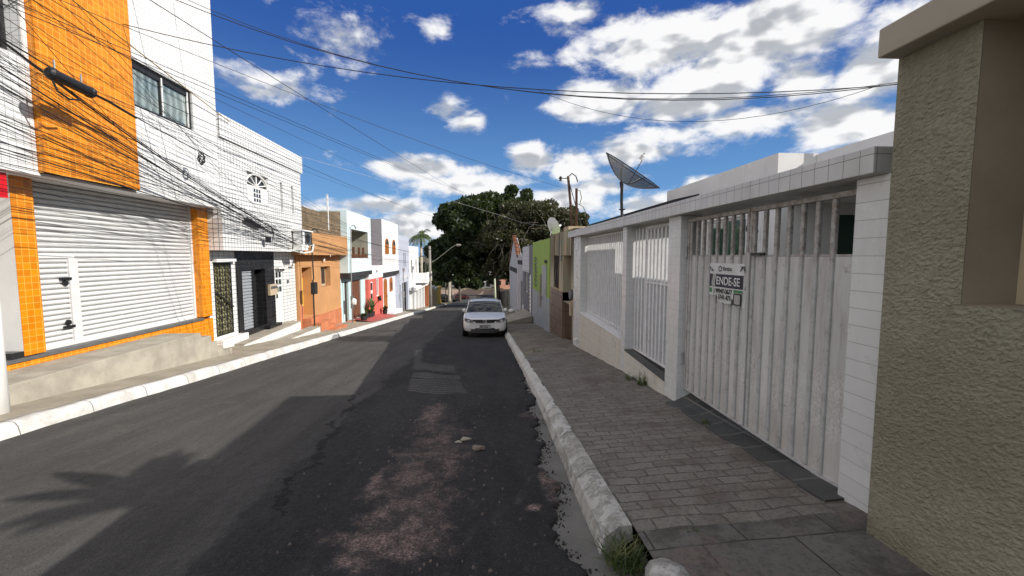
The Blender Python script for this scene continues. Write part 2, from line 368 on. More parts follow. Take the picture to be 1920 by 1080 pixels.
def m_paver():
    t = T('concrete_pavers')
    warp = t.vmath('ADD', t.pos, t.vmath('MULTIPLY', t.vmath('SUBTRACT', t.n('ShaderNodeTexNoise', {'Vector': t.pos, 'Scale': 3.5, 'Detail': 3}).outputs[1], (.5,.5,.5)), (.05,.05,0)))
    br = t.n('ShaderNodeTexBrick', {'Vector': warp, 'Color1': (.235,.215,.186,1), 'Color2': (.185,.170,.148,1), 'Mortar': (.115,.104,.088,1), 'Scale': 1.0, 'Mortar Size': .007, 'Mortar Smooth': .35,
        'Bias': .1, 'Brick Width': .235, 'Row Height': .118})
    col = t.mix(t.ramp(t.noise(2.4, 5, .65), .42, .7), br.outputs[0], (.135,.112,.094))
    col = t.mix(t.math('MULTIPLY', t.ramp(t.noise(7, 6, .7), .52, .68), .5), col, (.25,.225,.19))
    col = t.mix(t.math('MULTIPLY', t.ramp(t.noise(38, 5, .75), .47, .62), .5), col, (.075,.066,.056))
    h = t.math('ADD', t.math('MULTIPLY', br.outputs[1], -1.3), t.math('ADD', t.math('MULTIPLY', t.noise(12, 4), .9), t.math('MULTIPLY', t.noise(70, 3), .35)))
    return t.done(col, .85, t.bump(h, .9, .012), spec=.3)
MAT['paver'] = m_paver()
def m_flag():
    t = T('worn_flagstones')
    br = t.n('ShaderNodeTexBrick', {'Vector': t.vmath('ADD', t.pos, (.13,.42,0)), 'Color1': (.160,.149,.133,1), 'Color2': (.128,.119,.106,1), 'Mortar': (.03,.027,.022,1), 'Scale': 1.0, 'Mortar Size': .006, 'Mortar Smooth': .2, 'Brick Width': .55, 'Row Height': .52})
    col = t.mix(t.ramp(t.noise(4, 6, .7), .42, .68), br.outputs[0], (.15,.118,.10))
    col = t.mix(t.math('MULTIPLY', t.ramp(t.noise(2.6, 7, .78), .46, .64), .75), col, (.05,.045,.037))
    col = t.mix(t.math('MULTIPLY', t.ramp(t.noise(30, 5, .75), .5, .62), .5), col, (.055,.049,.041))
    return t.done(col, .75, t.bump(t.math('ADD', t.math('MULTIPLY', br.outputs[1], -1.5), t.noise(22, 5, .7)), .7, .012), spec=.35)
MAT['flag'] = m_flag()
def m_kerb():
    t = T('worn_white_kerb_paint')
    p = t.n('ShaderNodeSeparateXYZ', {0: t.pos}); near = t.math('MULTIPLY', t.ramp(p.outputs[1], 7.5, 3.6, 0, .34), t.math('GREATER_THAN', p.outputs[0], 0.0))
    w = t.ramp(t.math('SUBTRACT', t.math('ADD', t.noise(6, 8, .78), t.math('MULTIPLY', t.math('LESS_THAN', p.outputs[0], 0.0), .05)), t.math('MULTIPLY', near, .42)), .34, .44)
    c = t.mix(w, t.mix(t.ramp(t.noise(18, 4), .4, .6), (.34,.33,.30), (.25,.24,.215)), (.57,.56,.535))
    fy = t.math('FRACT', t.math('DIVIDE', t.math('ADD', p.outputs[1], 20.0), .93)); jt = t.math('LESS_THAN', fy, .016)
    c = t.mix(t.math('MULTIPLY', jt, .8), c, (.06,.055,.045))
    c = t.mix(t.math('MULTIPLY', t.ramp(t.noise(3.0, 6, .7), .42, .68), .6), c, (.30,.275,.235))
    return t.done(c, .85, t.bump(t.noise(26, 6, .7), .5, .008), spec=.2)
MAT['kerb'] = m_kerb()
MAT['slate'] = tile('dark_slate_threshold', (.060,.062,.058), (.16,.15,.13), .25, .31, .03, .2, .5, .4, .2, stain_c=(.1,.09,.07))
def m_earth():
    t = T('dry_earth'); return t.done(t.mix(t.ramp(t.noise(.3, 6), .35, .65), (.09,.085,.05), (.14,.12,.08)), .95, t.bump(t.noise(3, 5), .5, .05), spec=.1)
MAT['earth'] = m_earth()
MAT['red_floor'] = tile('red_cement_floor', (.42,.085,.07), (.25,.06,.05), .6, .6, .02, .1, .6, .2, .4, stain_c=(.3,.12,.1))
MAT['sidewalk'] = plaster('sidewalk_cement', (.30,.265,.205), .2, .4, (.15,.13,.10), bscale=25, bstr=.5, scale=2)
MAT['sidewalk_r'] = plaster('dirty_sidewalk_cement', (.19,.165,.13), .3, .5, (.075,.062,.045), bscale=20, bstr=.5, scale=2)
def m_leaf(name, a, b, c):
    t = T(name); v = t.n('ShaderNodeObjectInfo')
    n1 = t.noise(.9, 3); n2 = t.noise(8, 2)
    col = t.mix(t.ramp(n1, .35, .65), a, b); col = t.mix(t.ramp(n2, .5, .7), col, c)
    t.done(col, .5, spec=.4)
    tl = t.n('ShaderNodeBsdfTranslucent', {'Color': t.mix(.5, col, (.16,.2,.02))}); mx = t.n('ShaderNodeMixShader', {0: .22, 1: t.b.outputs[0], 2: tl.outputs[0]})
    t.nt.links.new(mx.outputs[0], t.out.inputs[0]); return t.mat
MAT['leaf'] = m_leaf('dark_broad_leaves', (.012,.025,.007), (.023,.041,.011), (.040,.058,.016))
MAT['leaf_dry'] = m_leaf('dry_olive_leaves', (.032,.038,.015), (.055,.052,.025), (.09,.078,.045))
MAT['leaf_palm'] = m_leaf('palm_leaves', (.045,.075,.022), (.08,.11,.035), (.13,.14,.05))
MAT['leaf_plant'] = m_leaf('house_plant_leaves', (.030,.060,.015), (.06,.09,.025), (.20,.22,.07))
MAT['grass'] = m_leaf('weed_blades', (.05,.085,.02), (.09,.12,.03), (.16,.16,.06))
def m_bark(name, a, b):
    t = T(name); return t.done(t.mix(t.ramp(t.noise(5, 5, .65, stretch=(1,1,.3)), .35, .65), a, b), .9, t.bump(t.noise(18, 4, stretch=(1,1,.25)), .6, .02))
MAT['bark'] = m_bark('grey_bark', (.07,.055,.04), (.13,.11,.085))
MAT['bark_pale'] = m_bark('pale_palm_trunk', (.32,.28,.22), (.46,.41,.34))
MAT['pole_conc'] = m_bark('grey_concrete_pole', (.20,.185,.16), (.28,.26,.225))
MAT['roof_tile'] = tile('clay_roof_tile', (.28,.12,.065), (.08,.04,.03), .2, .3, .1, .3, .8, .8, .3)
MAT['stone'] = paint('rubble_stone', (.22,.17,.14), .9, 0, .3)
def carpaint(name, c):
    t = T(name); return t.done(t.mix(t.ramp(t.noise(3, 3), .3, .7), scale_c(c, .97), c), .25, spec=.5, Coat_Weight=.6, Coat_Roughness=.05)
MAT['car_white'] = carpaint('white_car_paint', (.72,.72,.71)); MAT['car_black'] = carpaint('black_car_paint', (.012,.012,.014))
MAT['car_red'] = carpaint('dark_red_car_paint', (.06,.006,.007)); MAT['car_grey'] = carpaint('dark_grey_car_paint', (.04,.042,.045))
MAT['tyre'] = paint('tyre_rubber', (.015,.015,.015), .85); MAT['rim'] = paint('silver_rim', (.45,.45,.46), .35, .7)
MAT['lamp_dark'] = paint('smoked_headlamp', (.10,.105,.11), .12, .2); MAT['lamp_glass'] = paint('headlamp_lens', (.38,.40,.42), .15, .2); MAT['chrome'] = paint('chrome_trim', (.62,.62,.64), .2, .9)
MAT['plate'] = paint('grey_number_plate', (.42,.42,.41), .5); MAT['plate_ink'] = paint('black_ink', (.01,.01,.01), .5)
MAT['banner'] = plaster('white_vinyl_banner', (.66,.66,.64), .06, .2, bscale=8, bstr=.4); MAT['banner_navy'] = paint('dark_navy_print', (.022,.020,.042), .5)
MAT['banner_green'] = paint('green_print', (.03,.20,.075), .5); MAT['banner_white'] = paint('white_print', (.68,.68,.66), .5); MAT['banner_grey'] = paint('torn_banner_backing', (.40,.39,.37), .8)
def m_mesh():
    t = T('dark_wire_mesh')
    tr = t.n('ShaderNodeBsdfTransparent'); t.done(t.mix(t.ramp(t.noise(9, 3), .3, .7), (.05,.048,.045), (.085,.08,.075)), .5, metal=.3)
    mx = t.n('ShaderNodeMixShader', {0: t.ramp(t.noise(300, 1), .3, .7, 0.58, .74), 1: tr.outputs[0], 2: t.b.outputs[0]}); t.nt.links.new(mx.outputs[0], t.out.inputs[0]); return t.mat
MAT['dish_mesh'] = m_mesh()

# ------------------------------------------------------------------ ground levels
def zr(y): return -1.6 - .09*min(max(y, -1.0), 107.0) if y > -1 else -1.51
def interp(y, tab):
    if y <= tab[0][0]: return tab[0][1]
    for (a, b), (c, d) in zip(tab, tab[1:]):
        if y <= c: return b + (d-b)*(y-a)/(c-a)
    return tab[-1][1]
TABW = [(-6,-1.40),(0,-1.50),(2.2,-1.60),(5,-1.82),(7,-1.99),(10.8,-2.36),(15,-2.77),(20,-3.22),(62,-7.0),(107,-11.0)]
def zpw(y): return interp(y, TABW)
def zpk(y): return zr(y) + .135
def zpR(x, y): f = min(1, max(0, (x-.95)/1.45)); return zpk(y)*(1-f) + zpw(y)*f
def zL(y): return zr(y) + .13
def zLw(y): return zr(y) + .19
YS_near = [(-6 + .25*i) for i in range(80)] + [14+1.5*i for i in range(64)]
# ground sheet to the horizon, below everything
g = M(); prof = [(-60, -2.2), (-6,-2.05), (0,-2.2), (12,-3.3), (107,-11.9), (130,-11.6), (700,-11.6), (6000,-12)]
g.grid([[(x, y, z) for x in (-5000,-400,-60,0,60,400,5000)] for y, z in prof])
struct('ground', g, MAT['earth'])
# concrete gutter bed under the asphalt
g = M(); g.grid([[(x, y, zr(y)-.045) for x in (-5.62, -3, 0, .5, 1.0)] for y in YS_near]); struct('gutter', g, MAT['gutter'])
# asphalt, with a broken right-hand edge
random.seed(3)
def redge(y):
    b = interp(y, [(-6,.62),(1.5,.56),(2.5,.52),(4,.58),(5,.63),(6.5,.74),(9,.80),(108,.84)])
    from mathutils import noise as mn
    return b + (.16*mn.noise(Vector((y*1.7,3,1)))+.09*mn.noise(Vector((y*5.5,7,2)))+.05*mn.noise(Vector((y*15,1,9))))*(1 if y < 9 else .3)
g = M(); rows = []
ys = [-6+.03*i for i in range(540)] + [10.2+.6*i for i in range(162)]
xs = [-5.52,-5.0,-4,-3,-2.4,-2,-1.6,-1.2,-.8,-.4,0,.3]
for y in ys:
    e = redge(y)
    rows.append([(x, y, zr(y) + .035*math.cos((x+2.3)/3.2*1.57) - .03 + (.012*math.sin(y*2.1+x*3)+.010*math.sin(y*4.7-x*5.3) if x > -2.2 else .006*math.sin(y*1.3))*(1 if y < 12 else .4)) for x in xs]
        + [(e-.05, y, zr(y)-.012), (e, y, zr(y)-.018), (e+.012, y, zr(y)-.06)])
g.grid(rows); struct('road', g, MAT['road'], smooth=True)
g = M(); g.grid([[(x, y, zr(107)-.01) for x in (-60, 60)] for y in (107, 121)]); struct('cross_street', g, MAT['road'])
# loose chunks of asphalt along the broken edge are part of the road texture; larger stones follow below
# right pavement: pavers near, flagstones in front of the olive wall, rough cement further on
def pave(name, y0, y1, mat, step=.25, lift=0, x0=.93, x1=2.55):
    g = M(); n = max(2, int((y1-y0)/step)+1)
    g.grid([[(x0+(x1-x0)*k/6, y, zpR(x0+(x1-x0)*k/6, y)+lift+.006*math.sin(y*5+k*2)+.005*math.sin(y*11-k)) for k in range(7)] for y in [y0+(y1-y0)*i/(n-1) for i in range(n)]])
    return struct(name, g, mat, smooth=True)
pave('flagstone_pavement', -6, 2.36, MAT['flag'])
pave('paver_pavement', 2.36, 9.6, MAT['paver'], .12)
pave('cement_pavement', 9.6, 62, MAT['sidewalk_r'], .5)
# right kerb
random.seed(11)
def kerb(name, ya, yb, xa, xb, top, foot, step=.3, joint=1.0, side=1):
    g = M(); rows = []; y = ya
    while y <= yb+1e-6:
        j = random.uniform(-.012, .012); k = random.uniform(-.01,.01)
        a, b = xa+j, xb+j*.4
        z = top(y)+k
        rows.append([(a-.035*side, y, foot(y)-.06), (a-.02*side, y, z-.06), (a, y, z-.015), (a+.03*side, y, z), (b, y, z), (b, y, z-.14)])
        y += step
    g.grid(rows)
    g.face(rows[0]); g.face(rows[-1][::-1])
    return struct(name, g, MAT['kerb'], smooth=False)
def kx(y): return 0
g = M(); rows = []; y = 2.42
while y < 62:
    w = interp(y, [(2.4,.185),(4.5,.16),(6,.135),(62,.13)]); xi = interp(y, [(2.4,.93),(5,.96),(62,.98)]); j = random.uniform(-.004,.004); z = zpk(y)+.006+random.uniform(-.004,.003)
    rows.append([(xi-w-.03+j, y, zr(y)-.07), (xi-w+.0+j, y, z-.075), (xi-w*.60+j, y, z-.022), (xi-w*.5+j*.5, y, z-.004), (xi-.008, y, z), (xi, y, z-.1)])
    y += .17 if y < 16 else 1.5
g.grid(rows); g.face(rows[0]); g.face(rows[-1][::-1]); struct('kerb', g, MAT['kerb'], smooth=False)
g = M(); rows = []
for i, y in enumerate([-3,-2,-1,0,.8,1.4,1.8,2.0,2.1,2.14]):
    e = .05 if i == 9 else (.015 if i == 8 else 0)
    z = zpk(y)+.02+random.uniform(-.006,.006)-e
    rows.append([(.86+e, y, zr(y)-.07), (.865+e, y, z-.05), (.89+e, y, z-.01), (.97, y, z), (1.05-e, y, z-.012), (1.06-e, y, z-.14)])
g.grid(rows); g.face(rows[-1][::-1]); struct('kerb', g, MAT['kerb'], smooth=True)
# left sidewalk and kerb
g = M()
g.grid([[(x, y, zL(y) + (zLw(y)-zL(y))*min(1,(-5.6-x)/1.4)+.004*math.sin(y*6+x*4)) for x in (-7.3,-6.8,-6.3,-5.95,-5.6)] for y in [-6+.4*i for i in range(170)]])
struct('left_sidewalk', g, MAT['sidewalk'], smooth=True)
g = M(); rows = []; y = -6
while y < 62:
    z = zL(y)+.012+random.uniform(-.012,.006); j = random.uniform(-.015,.015)
    rows.append([(-5.41+j, y, zr(y)-.07), (-5.44+j, y, z-.06), (-5.475+j, y, z-.012), (-5.52, y, z), (-5.62, y, z), (-5.63, y, z-.1)])
    y += .3
g.grid([r[::-1] for r in rows]); g.face(rows[0]); g.face(rows[-1]); struct('left_kerb', g, MAT['kerb'], smooth=True)

# ------------------------------------------------------------------ building helpers
def facade(mb, X, y0, y1, z0, z1, sgn, holes=(), D=6.0, m=0, mj=None, mb_back=None, roof=True):
    """front plane at X facing sgn*X with recessed openings (ya,yb,za,zb,depth); closed box of depth D behind"""
    mj = m if mj is None else mj
    Y = sorted({y0, y1, *[h[0] for h in holes], *[h[1] for h in holes]}); Z = sorted({z0, z1, *[h[2] for h in holes], *[h[3] for h in holes]})
    for a, b in zip(Y, Y[1:]):
        for c, d in zip(Z, Z[1:]):
            cy, cz = (a+b)/2, (c+d)/2
            if any(h[0] < cy < h[1] and h[2] < cz < h[3] for h in holes): continue
            p = [(X,a,c),(X,b,c),(X,b,d),(X,a,d)]
            mb.face(p if sgn > 0 else p[::-1], m)
    for h in holes:
        a, b, c, d, dep = h[:5]; Xb = X - sgn*dep
        for p in ([(X,a,c),(Xb,a,c),(Xb,a,d),(X,a,d)], [(X,b,c),(X,b,d),(Xb,b,d),(Xb,b,c)], [(X,a,d),(Xb,a,d),(Xb,b,d),(X,b,d)], [(X,a,c),(X,b,c),(Xb,b,c),(Xb,a,c)]):
            mb.face(p if sgn > 0 else p[::-1], mj)
        p = [(Xb,a,c),(Xb,b,c),(Xb,b,d),(Xb,a,d)]; mb.face(p if sgn > 0 else p[::-1], mj)
    Xd = X - sgn*D
    for p in ([(X,y0,z0),(X,y0,z1),(Xd,y0,z1),(Xd,y0,z0)], [(X,y1,z0),(Xd,y1,z0),(Xd,y1,z1),(X,y1,z1)], [(Xd,y0,z0),(Xd,y0,z1),(Xd,y1,z1),(Xd,y1,z0)]):
        mb.face(p if sgn > 0 else p[::-1], m if mb_back is None else mb_back)
    if roof:
        p = [(X,y0,z1),(X,y1,z1),(Xd,y1,z1),(Xd,y0,z1)]; mb.face(p if sgn > 0 else p[::-1], m)
def bxo(name, b, mat, parent, bevel=0, **k):
    mb = M(); mb.box(*b); return obj(name, mb, mat, parent, bevel=bevel, **k)
def door_panel(X, ya, yb, za, zb, sgn, mat, parent, boards=4, name='door', hside=1, handle=True):
    """boarded door leaf standing 3 cm proud of plane X"""
    mb = M(); n = boards; w = (yb-ya)/n
    for i in range(n): mb.box(min(X, X+sgn*.03), max(X, X+sgn*.03), ya+i*w+.006, ya+(i+1)*w-.006, za, zb)
    mb.box(min(X, X+sgn*.02), max(X, X+sgn*.02), ya, yb, za, zb)
    d = obj(name, mb, mat, parent)
    if handle:
        hb = M(); yy = yb-.09 if hside > 0 else ya+.09; zz = za+1.0
        hb.tube([(X+sgn*.03,yy,zz),(X+sgn*.08,yy,zz),(X+sgn*.08,yy-hside*.1,zz)], .011, 6); obj('handle', hb, MAT['grey_metal'], d)
    return d
def window(X, ya, yb, za, zb, sgn, parent, frame=MAT['door_white'], pane=MAT['glass_dark'], fw=.045, bars=1, name='window'):
    mb = M(); a, b = sorted((X+sgn*.003, X+sgn*.045))
    mb.box(a,b,ya,yb,za,za+fw); mb.box(a,b,ya,yb,zb-fw,zb); mb.box(a,b,ya,ya+fw,za+fw,zb-fw); mb.box(a,b,yb-fw,yb,za+fw,zb-fw)
    for i in range(bars):
        c = ya+(yb-ya)*(i+1)/(bars+1); mb.box(a+.004,b-.004,c-fw/2,c+fw/2,za+fw,zb-fw)
    w = obj(name, mb, frame, parent)
    g = M(); xg = X+sgn*.018; p = [(xg,ya+fw*.5,za+fw*.5),(xg,yb-fw*.5,za+fw*.5),(xg,yb-fw*.5,zb-fw*.5),(xg,ya+fw*.5,zb-fw*.5)]; g.face(p if sgn > 0 else p[::-1])
    obj('pane', g, pane, w); return w
def text(name, s, size, loc, mat, parent, rot, ext=.001, bold=.0, align='LEFT', xscale=1.0, fit=None):
    cu = bpy.data.curves.new(name, 'FONT'); cu.body = s; cu.size = size; cu.extrude = ext; cu.offset = bold; cu.align_x = align; cu.resolution_u = 3
    tmp = bpy.data.objects.new('tmp', cu); COL.objects.link(tmp)
    dg = bpy.context.evaluated_depsgraph_get(); me = bpy.data.meshes.new_from_object(tmp.evaluated_get(dg))
    bpy.data.objects.remove(tmp); bpy.data.curves.remove(cu)
    me.name = name
    if fit:
        xs = [v.co.x for v in me.vertices]; me.transform(Matrix.Translation((-min(xs),0,0))); xscale = fit/(max(xs)-min(xs))
    me.transform(Matrix.Translation(Vector(loc) - Vector(ROOT[parent.name])) @ rot.to_4x4() @ Matrix.Diagonal((xscale,1,1,1)))
    me.materials.clear()
    return link(name, me, mat, parent, ROOT[parent.name])
# readable from -X side looking towards +X : text runs along -Y... (viewer in the road looks at the right-hand wall)
ROT_R = Matrix(((0,0,-1),(-1,0,0),(0,1,0)))     # text x -> -Y, text y -> +Z, normal -> -X
ROT_F = Matrix(((1,0,0),(0,0,-1),(0,1,0)))      # text x -> +X, text y -> +Z, normal -> -Y
ROT_L = Matrix(((0,0,1),(1,0,0),(0,1,0)))       # text x -> +Y, text y -> +Z, normal -> +X
exec_parts = []
# ================================================================== RIGHT SIDE
# olive stucco building at the near right, with a plastered window niche under a roof slab
ob = thing('olive_house', (4.2,-1.0,-1.6), 'olive green rough stucco house at the near right with a plastered niche under a slab', 'house')
w = M()
for a, b in ((-6,.9),):
    for c, d in ((-2.6,-.225),(-.225,1.045)): w.face([(2.22,b,c),(2.22,a,c),(2.22,a,d),(2.22,b,d)])
w.face([(2.22,1.20,-2.6),(2.22,.9,-2.6),(2.22,.9,-.225),(2.22,1.20,-.225)])
from mathutils import noise as mnoise
def relief(y, z):
    q = Vector((0, y*.92, z*1.2)); h = .75*mnoise.noise(q*48) + .6*mnoise.noise(q*88+Vector((3,1,7))) + .4*mnoise.noise(q*150) + .5*mnoise.noise(q*6)
    return 2.222 - .0072*max(-.5, h)
def stucco(ya, yb, za, zb, st):
    ny, nz = int((yb-ya)/st)+2, int((zb-za)/st)+2
    w.grid([[(relief(y, z), y, z) if 0 < i < ny-1 and 0 < k_ < nz-1 else (2.22, y, z) for i, y in enumerate(np.linspace(yb, ya, ny))] for k_, z in enumerate(np.linspace(za, zb, nz))])
stucco(1.20, 2.155, -1.80, -.225, .0062); stucco(1.775, 2.155, -.225, 1.045, .0062)
w.face([(2.22,2.155,-2.6),(2.22,1.20,-2.6),(2.22,1.20,-1.80),(2.22,2.155,-1.80)])
w.face([(2.22,2.155,-2.6),(2.22,2.155,1.045),(7.2,2.155,1.045),(7.2,2.155,-2.6)]); w.face([(7.2,2.155,-2.6),(7.2,2.155,1.045),(7.2,-6,1.045),(7.2,-6,-2.6)]); w.face([(2.22,-6,-2.6),(7.2,-6,-2.6),(7.2,-6,1.045),(2.22,-6,1.045)])
obj('wall', w, MAT['olive'], ob)
nb = M()
nb.face([(2.222,1.775,-.225),(2.222,1.775,1.045),(2.50,1.775,1.045),(2.50,1.775,-.225)]); nb.face([(2.222,.9,-.225),(2.50,.9,-.225),(2.50,.9,1.045),(2.222,.9,1.045)])
nb.face([(2.222,.9,-.225),(2.222,1.775,-.225),(2.50,1.775,-.225),(2.50,.9,-.225)])
obj('niche', nb, MAT['olive_smooth'], ob)
bk = M(); bk.box(2.50,2.6,.85,1.8,-.25,1.05); obj('niche_back', bk, MAT['cream'], ob)
bxo('roof_slab', (2.10,7.4,-6.2,2.16,1.046,1.195), MAT['beige_slab'], ob, bevel=.008)
bxo('shadow_block', (8.2,14,-8,2.08,-2.6,5.1), MAT['beige_slab'], ob)  # unseen tall block behind, added to cast the near shadow on the road

m = M(); rng = random.Random(4)
for k in range(15):
    a = 6.28*k/15+rng.uniform(-.2,.2); p = Vector((9.0,-1.2,5.5)); d = Vector((math.cos(a),math.sin(a),rng.uniform(.5,1.6))).normalized(); sd = Vector((-math.sin(a),math.cos(a),0)); pv = None
    for i in range(8):
        w_ = .11*math.sin(math.pi*(i+.5)/8.2); q = (p-sd*w_,p+sd*w_)
        if pv: m.face([pv[0],pv[1],q[1],q[0]])
        pv = q; p = p+d*.125; d = (d+Vector((0,0,-.16))).normalized()
m.tube([(9.0,-1.2,5.0),(9.0,-1.2,5.55)], .06, 8)
obj('shadow_plant', m, MAT['leaf_plant'], ob)  # out-of-view plant, placed to cast the frond shadow on the road
# white tiled front wall with beam, pillars and grille
fwl = thing('front_wall', (2.5,6.6,-2.0), 'white tiled front wall with four square pillars, a long beam on top and a barred grille', 'wall')
PX0, PX1 = 2.40, 2.66
g = M()
for a, b in ((2.33,2.56),(4.90,5.27),(6.66,6.98),(10.05,10.85)):
    pass
pill = [(2.33,2.555),(4.93,5.26),(6.83,7.03),(10.12,10.87)]
for i, (a, b) in enumerate(pill):
    g = M(); zb = zpw((a+b)/2)-.35
    g.box(PX0, PX1, a, b, zb, .488); obj('pillar', g, MAT['white_block'] if i == 0 else MAT['white_tile'], fwl, bevel=.004)
g = M()   # low wall under the grille and under the walk-in gate
g.prism([(7.03,-1.47),(10.12,-1.41),(10.12,-2.7),(7.03,-2.4)], 'x', PX0+.003, PX1-.003)
g.prism([(5.26,-1.66),(6.83,-1.60),(6.83,-2.4),(5.26,-2.2)], 'x', PX0-.004, 3.0)
obj('low_wall', g, MAT['white_tile_low'], fwl)
g = M(); g.prism([(5.262,-1.657),(6.828,-1.597),(6.828,-1.58),(5.262,-1.64)], 'x', PX0-.012, 2.95); obj('threshold', g, MAT['slate'], fwl)
bxo('sill', (PX0-.012, PX1+.02, 7.032, 10.118, -1.408, -1.39), MAT['white_wall'], fwl) if False else None
g = M(); g.prism([(7.032,-1.466),(10.118,-1.406),(10.118,-1.385),(7.032,-1.445)], 'x', PX0-.010, PX1+.01); obj('sill', g, MAT['white_wall'], fwl)
bm = bxo('beam', (2.30, 2.93, 2.345, 11.2, .49, .645), [MAT['beam_tile']], fwl, bevel=.004)
gr = M(); gr.box(2.575,2.605,7.04,10.11,.43,.46); gr.box(2.575,2.605,7.04,10.11,-1.36,-1.34)
gro = obj('grille', gr, MAT['white_metal'], fwl)
n = 25
for i in range(n):
    y = 7.09 + (10.06-7.09)*i/(n-1); b = M(); b.box(2.568,2.608,y-.021,y+.021,-1.385 - .06*(10.1-y)/3.1 + .0,.43); obj('bar', b, MAT['white_metal'], gro)
pp = M(); pp.tube([(2.42,10.35,-2.12),(2.34,10.35,-2.12),(2.32,10.35,-2.15)], .03, 10); obj('drain_pipe', pp, MAT['plastic_white'], fwl)
# slate threshold strip before the car gate
tsr = [[(2.26,y,zpR(2.26,y)-.05),(2.262,y,zpR(2.26,y)+.009),(2.40,y,zpR(2.40,y)+.012),(2.70,y,max(-1.66,zpw(y)+.016))] for y in [2.50+.0607*i*4 for i in range(11)]]
g = M(); g.grid(tsr); g.face([*tsr[0], (2.70,2.50,-1.8)])
o = obj('threshold_strip', g, MAT['slate']); o['kind'] = 'structure'
# car gate: two leaves, each a thing that swings
GX = 2.50
def gate_leaf(y0, y1, ys, label, near):
    t = thing('gate_leaf', (GX, y1 if not near else y0, -1.6), label, 'gate', 'leaves of the car gate')
    p = M(); n = len(ys)
    # corrugated sheet: flat with shallow folded ribs
    row = []; 
    pts = sorted(set([y0+.03, y1-.03] + [v for y in ys for v in (y-.045, y-.036, y+.036, y+.045)])); pts = [y for y in pts if y0+.03 <= y <= y1-.03]
    def dx(y):
        d = min(abs(y-q) for q in ys); return 0.0
    p.grid([[(GX-.003+dx(y), y, z) for y in pts] for z in (-1.615,-1.2,-.8,-.4,-.005)])
    p.grid([[(GX+.028+dx(y), y, z) for y in pts[::-1]] for z in (-1.615,-.005)])
    obj('sheet', p, MAT['gate'], t)
    fr = M(); fr.box(GX-.022,GX+.03,y0,y1,.405,.445); fr.box(GX-.022,GX+.03,y0,y1,-1.64,-1.615)
    fr.box(GX-.02,GX+.03,y0,y0+.035,-1.615,.405); fr.box(GX-.02,GX+.03,y1-.035,y1,-1.615,.405); fr.box(GX-.006,GX+.03,y0+.035,y1-.035,-.005,.012)
    obj('frame', fr, MAT['bar'], t, bevel=.004)
    for y in ys:
        b = M(); b.box(GX-.022,GX+.012,y-.019,y+.019,-1.614,.404); obj('bar', b, MAT['bar'], t, bevel=.009)
    return t
gl1 = gate_leaf(2.575, 3.735, [2.81+.1445*i for i in range(7)], 'nearer leaf of the weathered white steel car gate, without a banner', True)
gl2 = gate_leaf(3.745, 4.91, [3.875+.1365*i for i in range(8)], 'farther leaf of the weathered white steel car gate, carrying the sale banner', False)
g = M(); g.box(GX-.034,GX-.023,3.70,3.775,-1.615,.03); obj('cover_strip', g, MAT['gate'], gl2)
g = M(); g.box(GX-.04,GX-.024,3.50,3.68,.005,.03); g.lathe((GX-.042,3.545,.017), [(.0,-.004),(.016,-.004),(.016,.004),(0,.004)], 10, axis=(1,0,0)); obj('bolt', g, MAT['black_metal'], gl1)
g = M(); g.box(GX-.03,GX+.02,4.93-.03,4.93+.0,-1.30,-1.22); g.tube([(GX-.035,4.905,-1.33),(GX-.035,4.905,-1.19)], .017, 8); obj('hinge', g, MAT['grey_metal'], gl2)
g = M(); g.box(GX-.03,GX+.02,4.90,4.93,.0,.08); g.tube([(GX-.035,4.905,-.02),(GX-.035,4.905,.12)], .017, 8); obj('hinge', g, MAT['grey_metal'], gl2)
# walk-in gate
wg = thing('walk_in_gate', (2.56,6.8,-1.58), 'narrow white barred walk-in gate between two tiled pillars', 'gate')
g = M(); g.box(2.54,2.58,5.27,6.82,-1.575,-1.54); g.box(2.54,2.58,5.27,6.35,.41,.45); g.box(2.535,2.585,6.33,6.37,-1.54,.45); g.box(2.535,2.585,5.27,5.30,-1.54,.45)
g.box(2.545,2.575,5.30,6.33,-.42,-.39)
obj('frame', g, MAT['white_metal'], wg, bevel=.004)
for y in [5.40+.129*i for i in range(8)] + [6.50,6.64,6.78]:
    b = M(); b.box(2.540,2.582,y-.024,y+.024,-1.54,.44); obj('bar', b, MAT['white_metal'], wg, bevel=.005)
# sale banner
bn = thing('sale_banner', (GX-.03,4.05,-.3), 'torn white and navy for-sale banner tied to the weathered gate leaf', 'banner')
bx = GX-.034
def sheet(poly, x, mat, name, parent, n=None, wav=.006):
    """thin printed film, y/z outline, slightly waved"""
    m = M(); P = [(x + wav*math.sin(y*23+z*9), y, z) for y, z in poly]; m.face(P); m.face([(a+.002,b,c) for a,b,c in P][::-1]); return obj(name, m, mat, parent)
# far edge y=4.36 (left in the view) ... near edge y=3.74
def bgrid(y0, y1, z0, z1, x, mat, name, parent, cut=None, ny=22, nz=14):
    m = M()
    for i in range(ny):
        for j in range(nz):
            a, b = y0+(y1-y0)*i/ny, y0+(y1-y0)*(i+1)/ny; c, d = z0+(z1-z0)*j/nz, z0+(z1-z0)*(j+1)/nz
            if cut and cut((a+b)/2, (c+d)/2): continue
            m.face([(x+.004*math.sin(q*21+r*8), q, r) for q, r in ((b,c),(a,c),(a,d),(b,d))])
    return obj(name, m, mat, parent)
def torn(y, z):
    low = -.492 if y < 3.92 else (-.43 if y < 3.95 else (-.475 - .012*math.sin((y-3.95)*14) if y < 4.20 else -.415))
    return z < low + .006*math.sin(y*83)
film = bgrid(3.735,4.365,-.495,-.075,bx,MAT['banner'],'film',bn,torn,70,46)
bgrid(3.737,4.365,-.322,-.188,bx-.003,MAT['banner_navy'],'navy_band',bn,None,22,3)
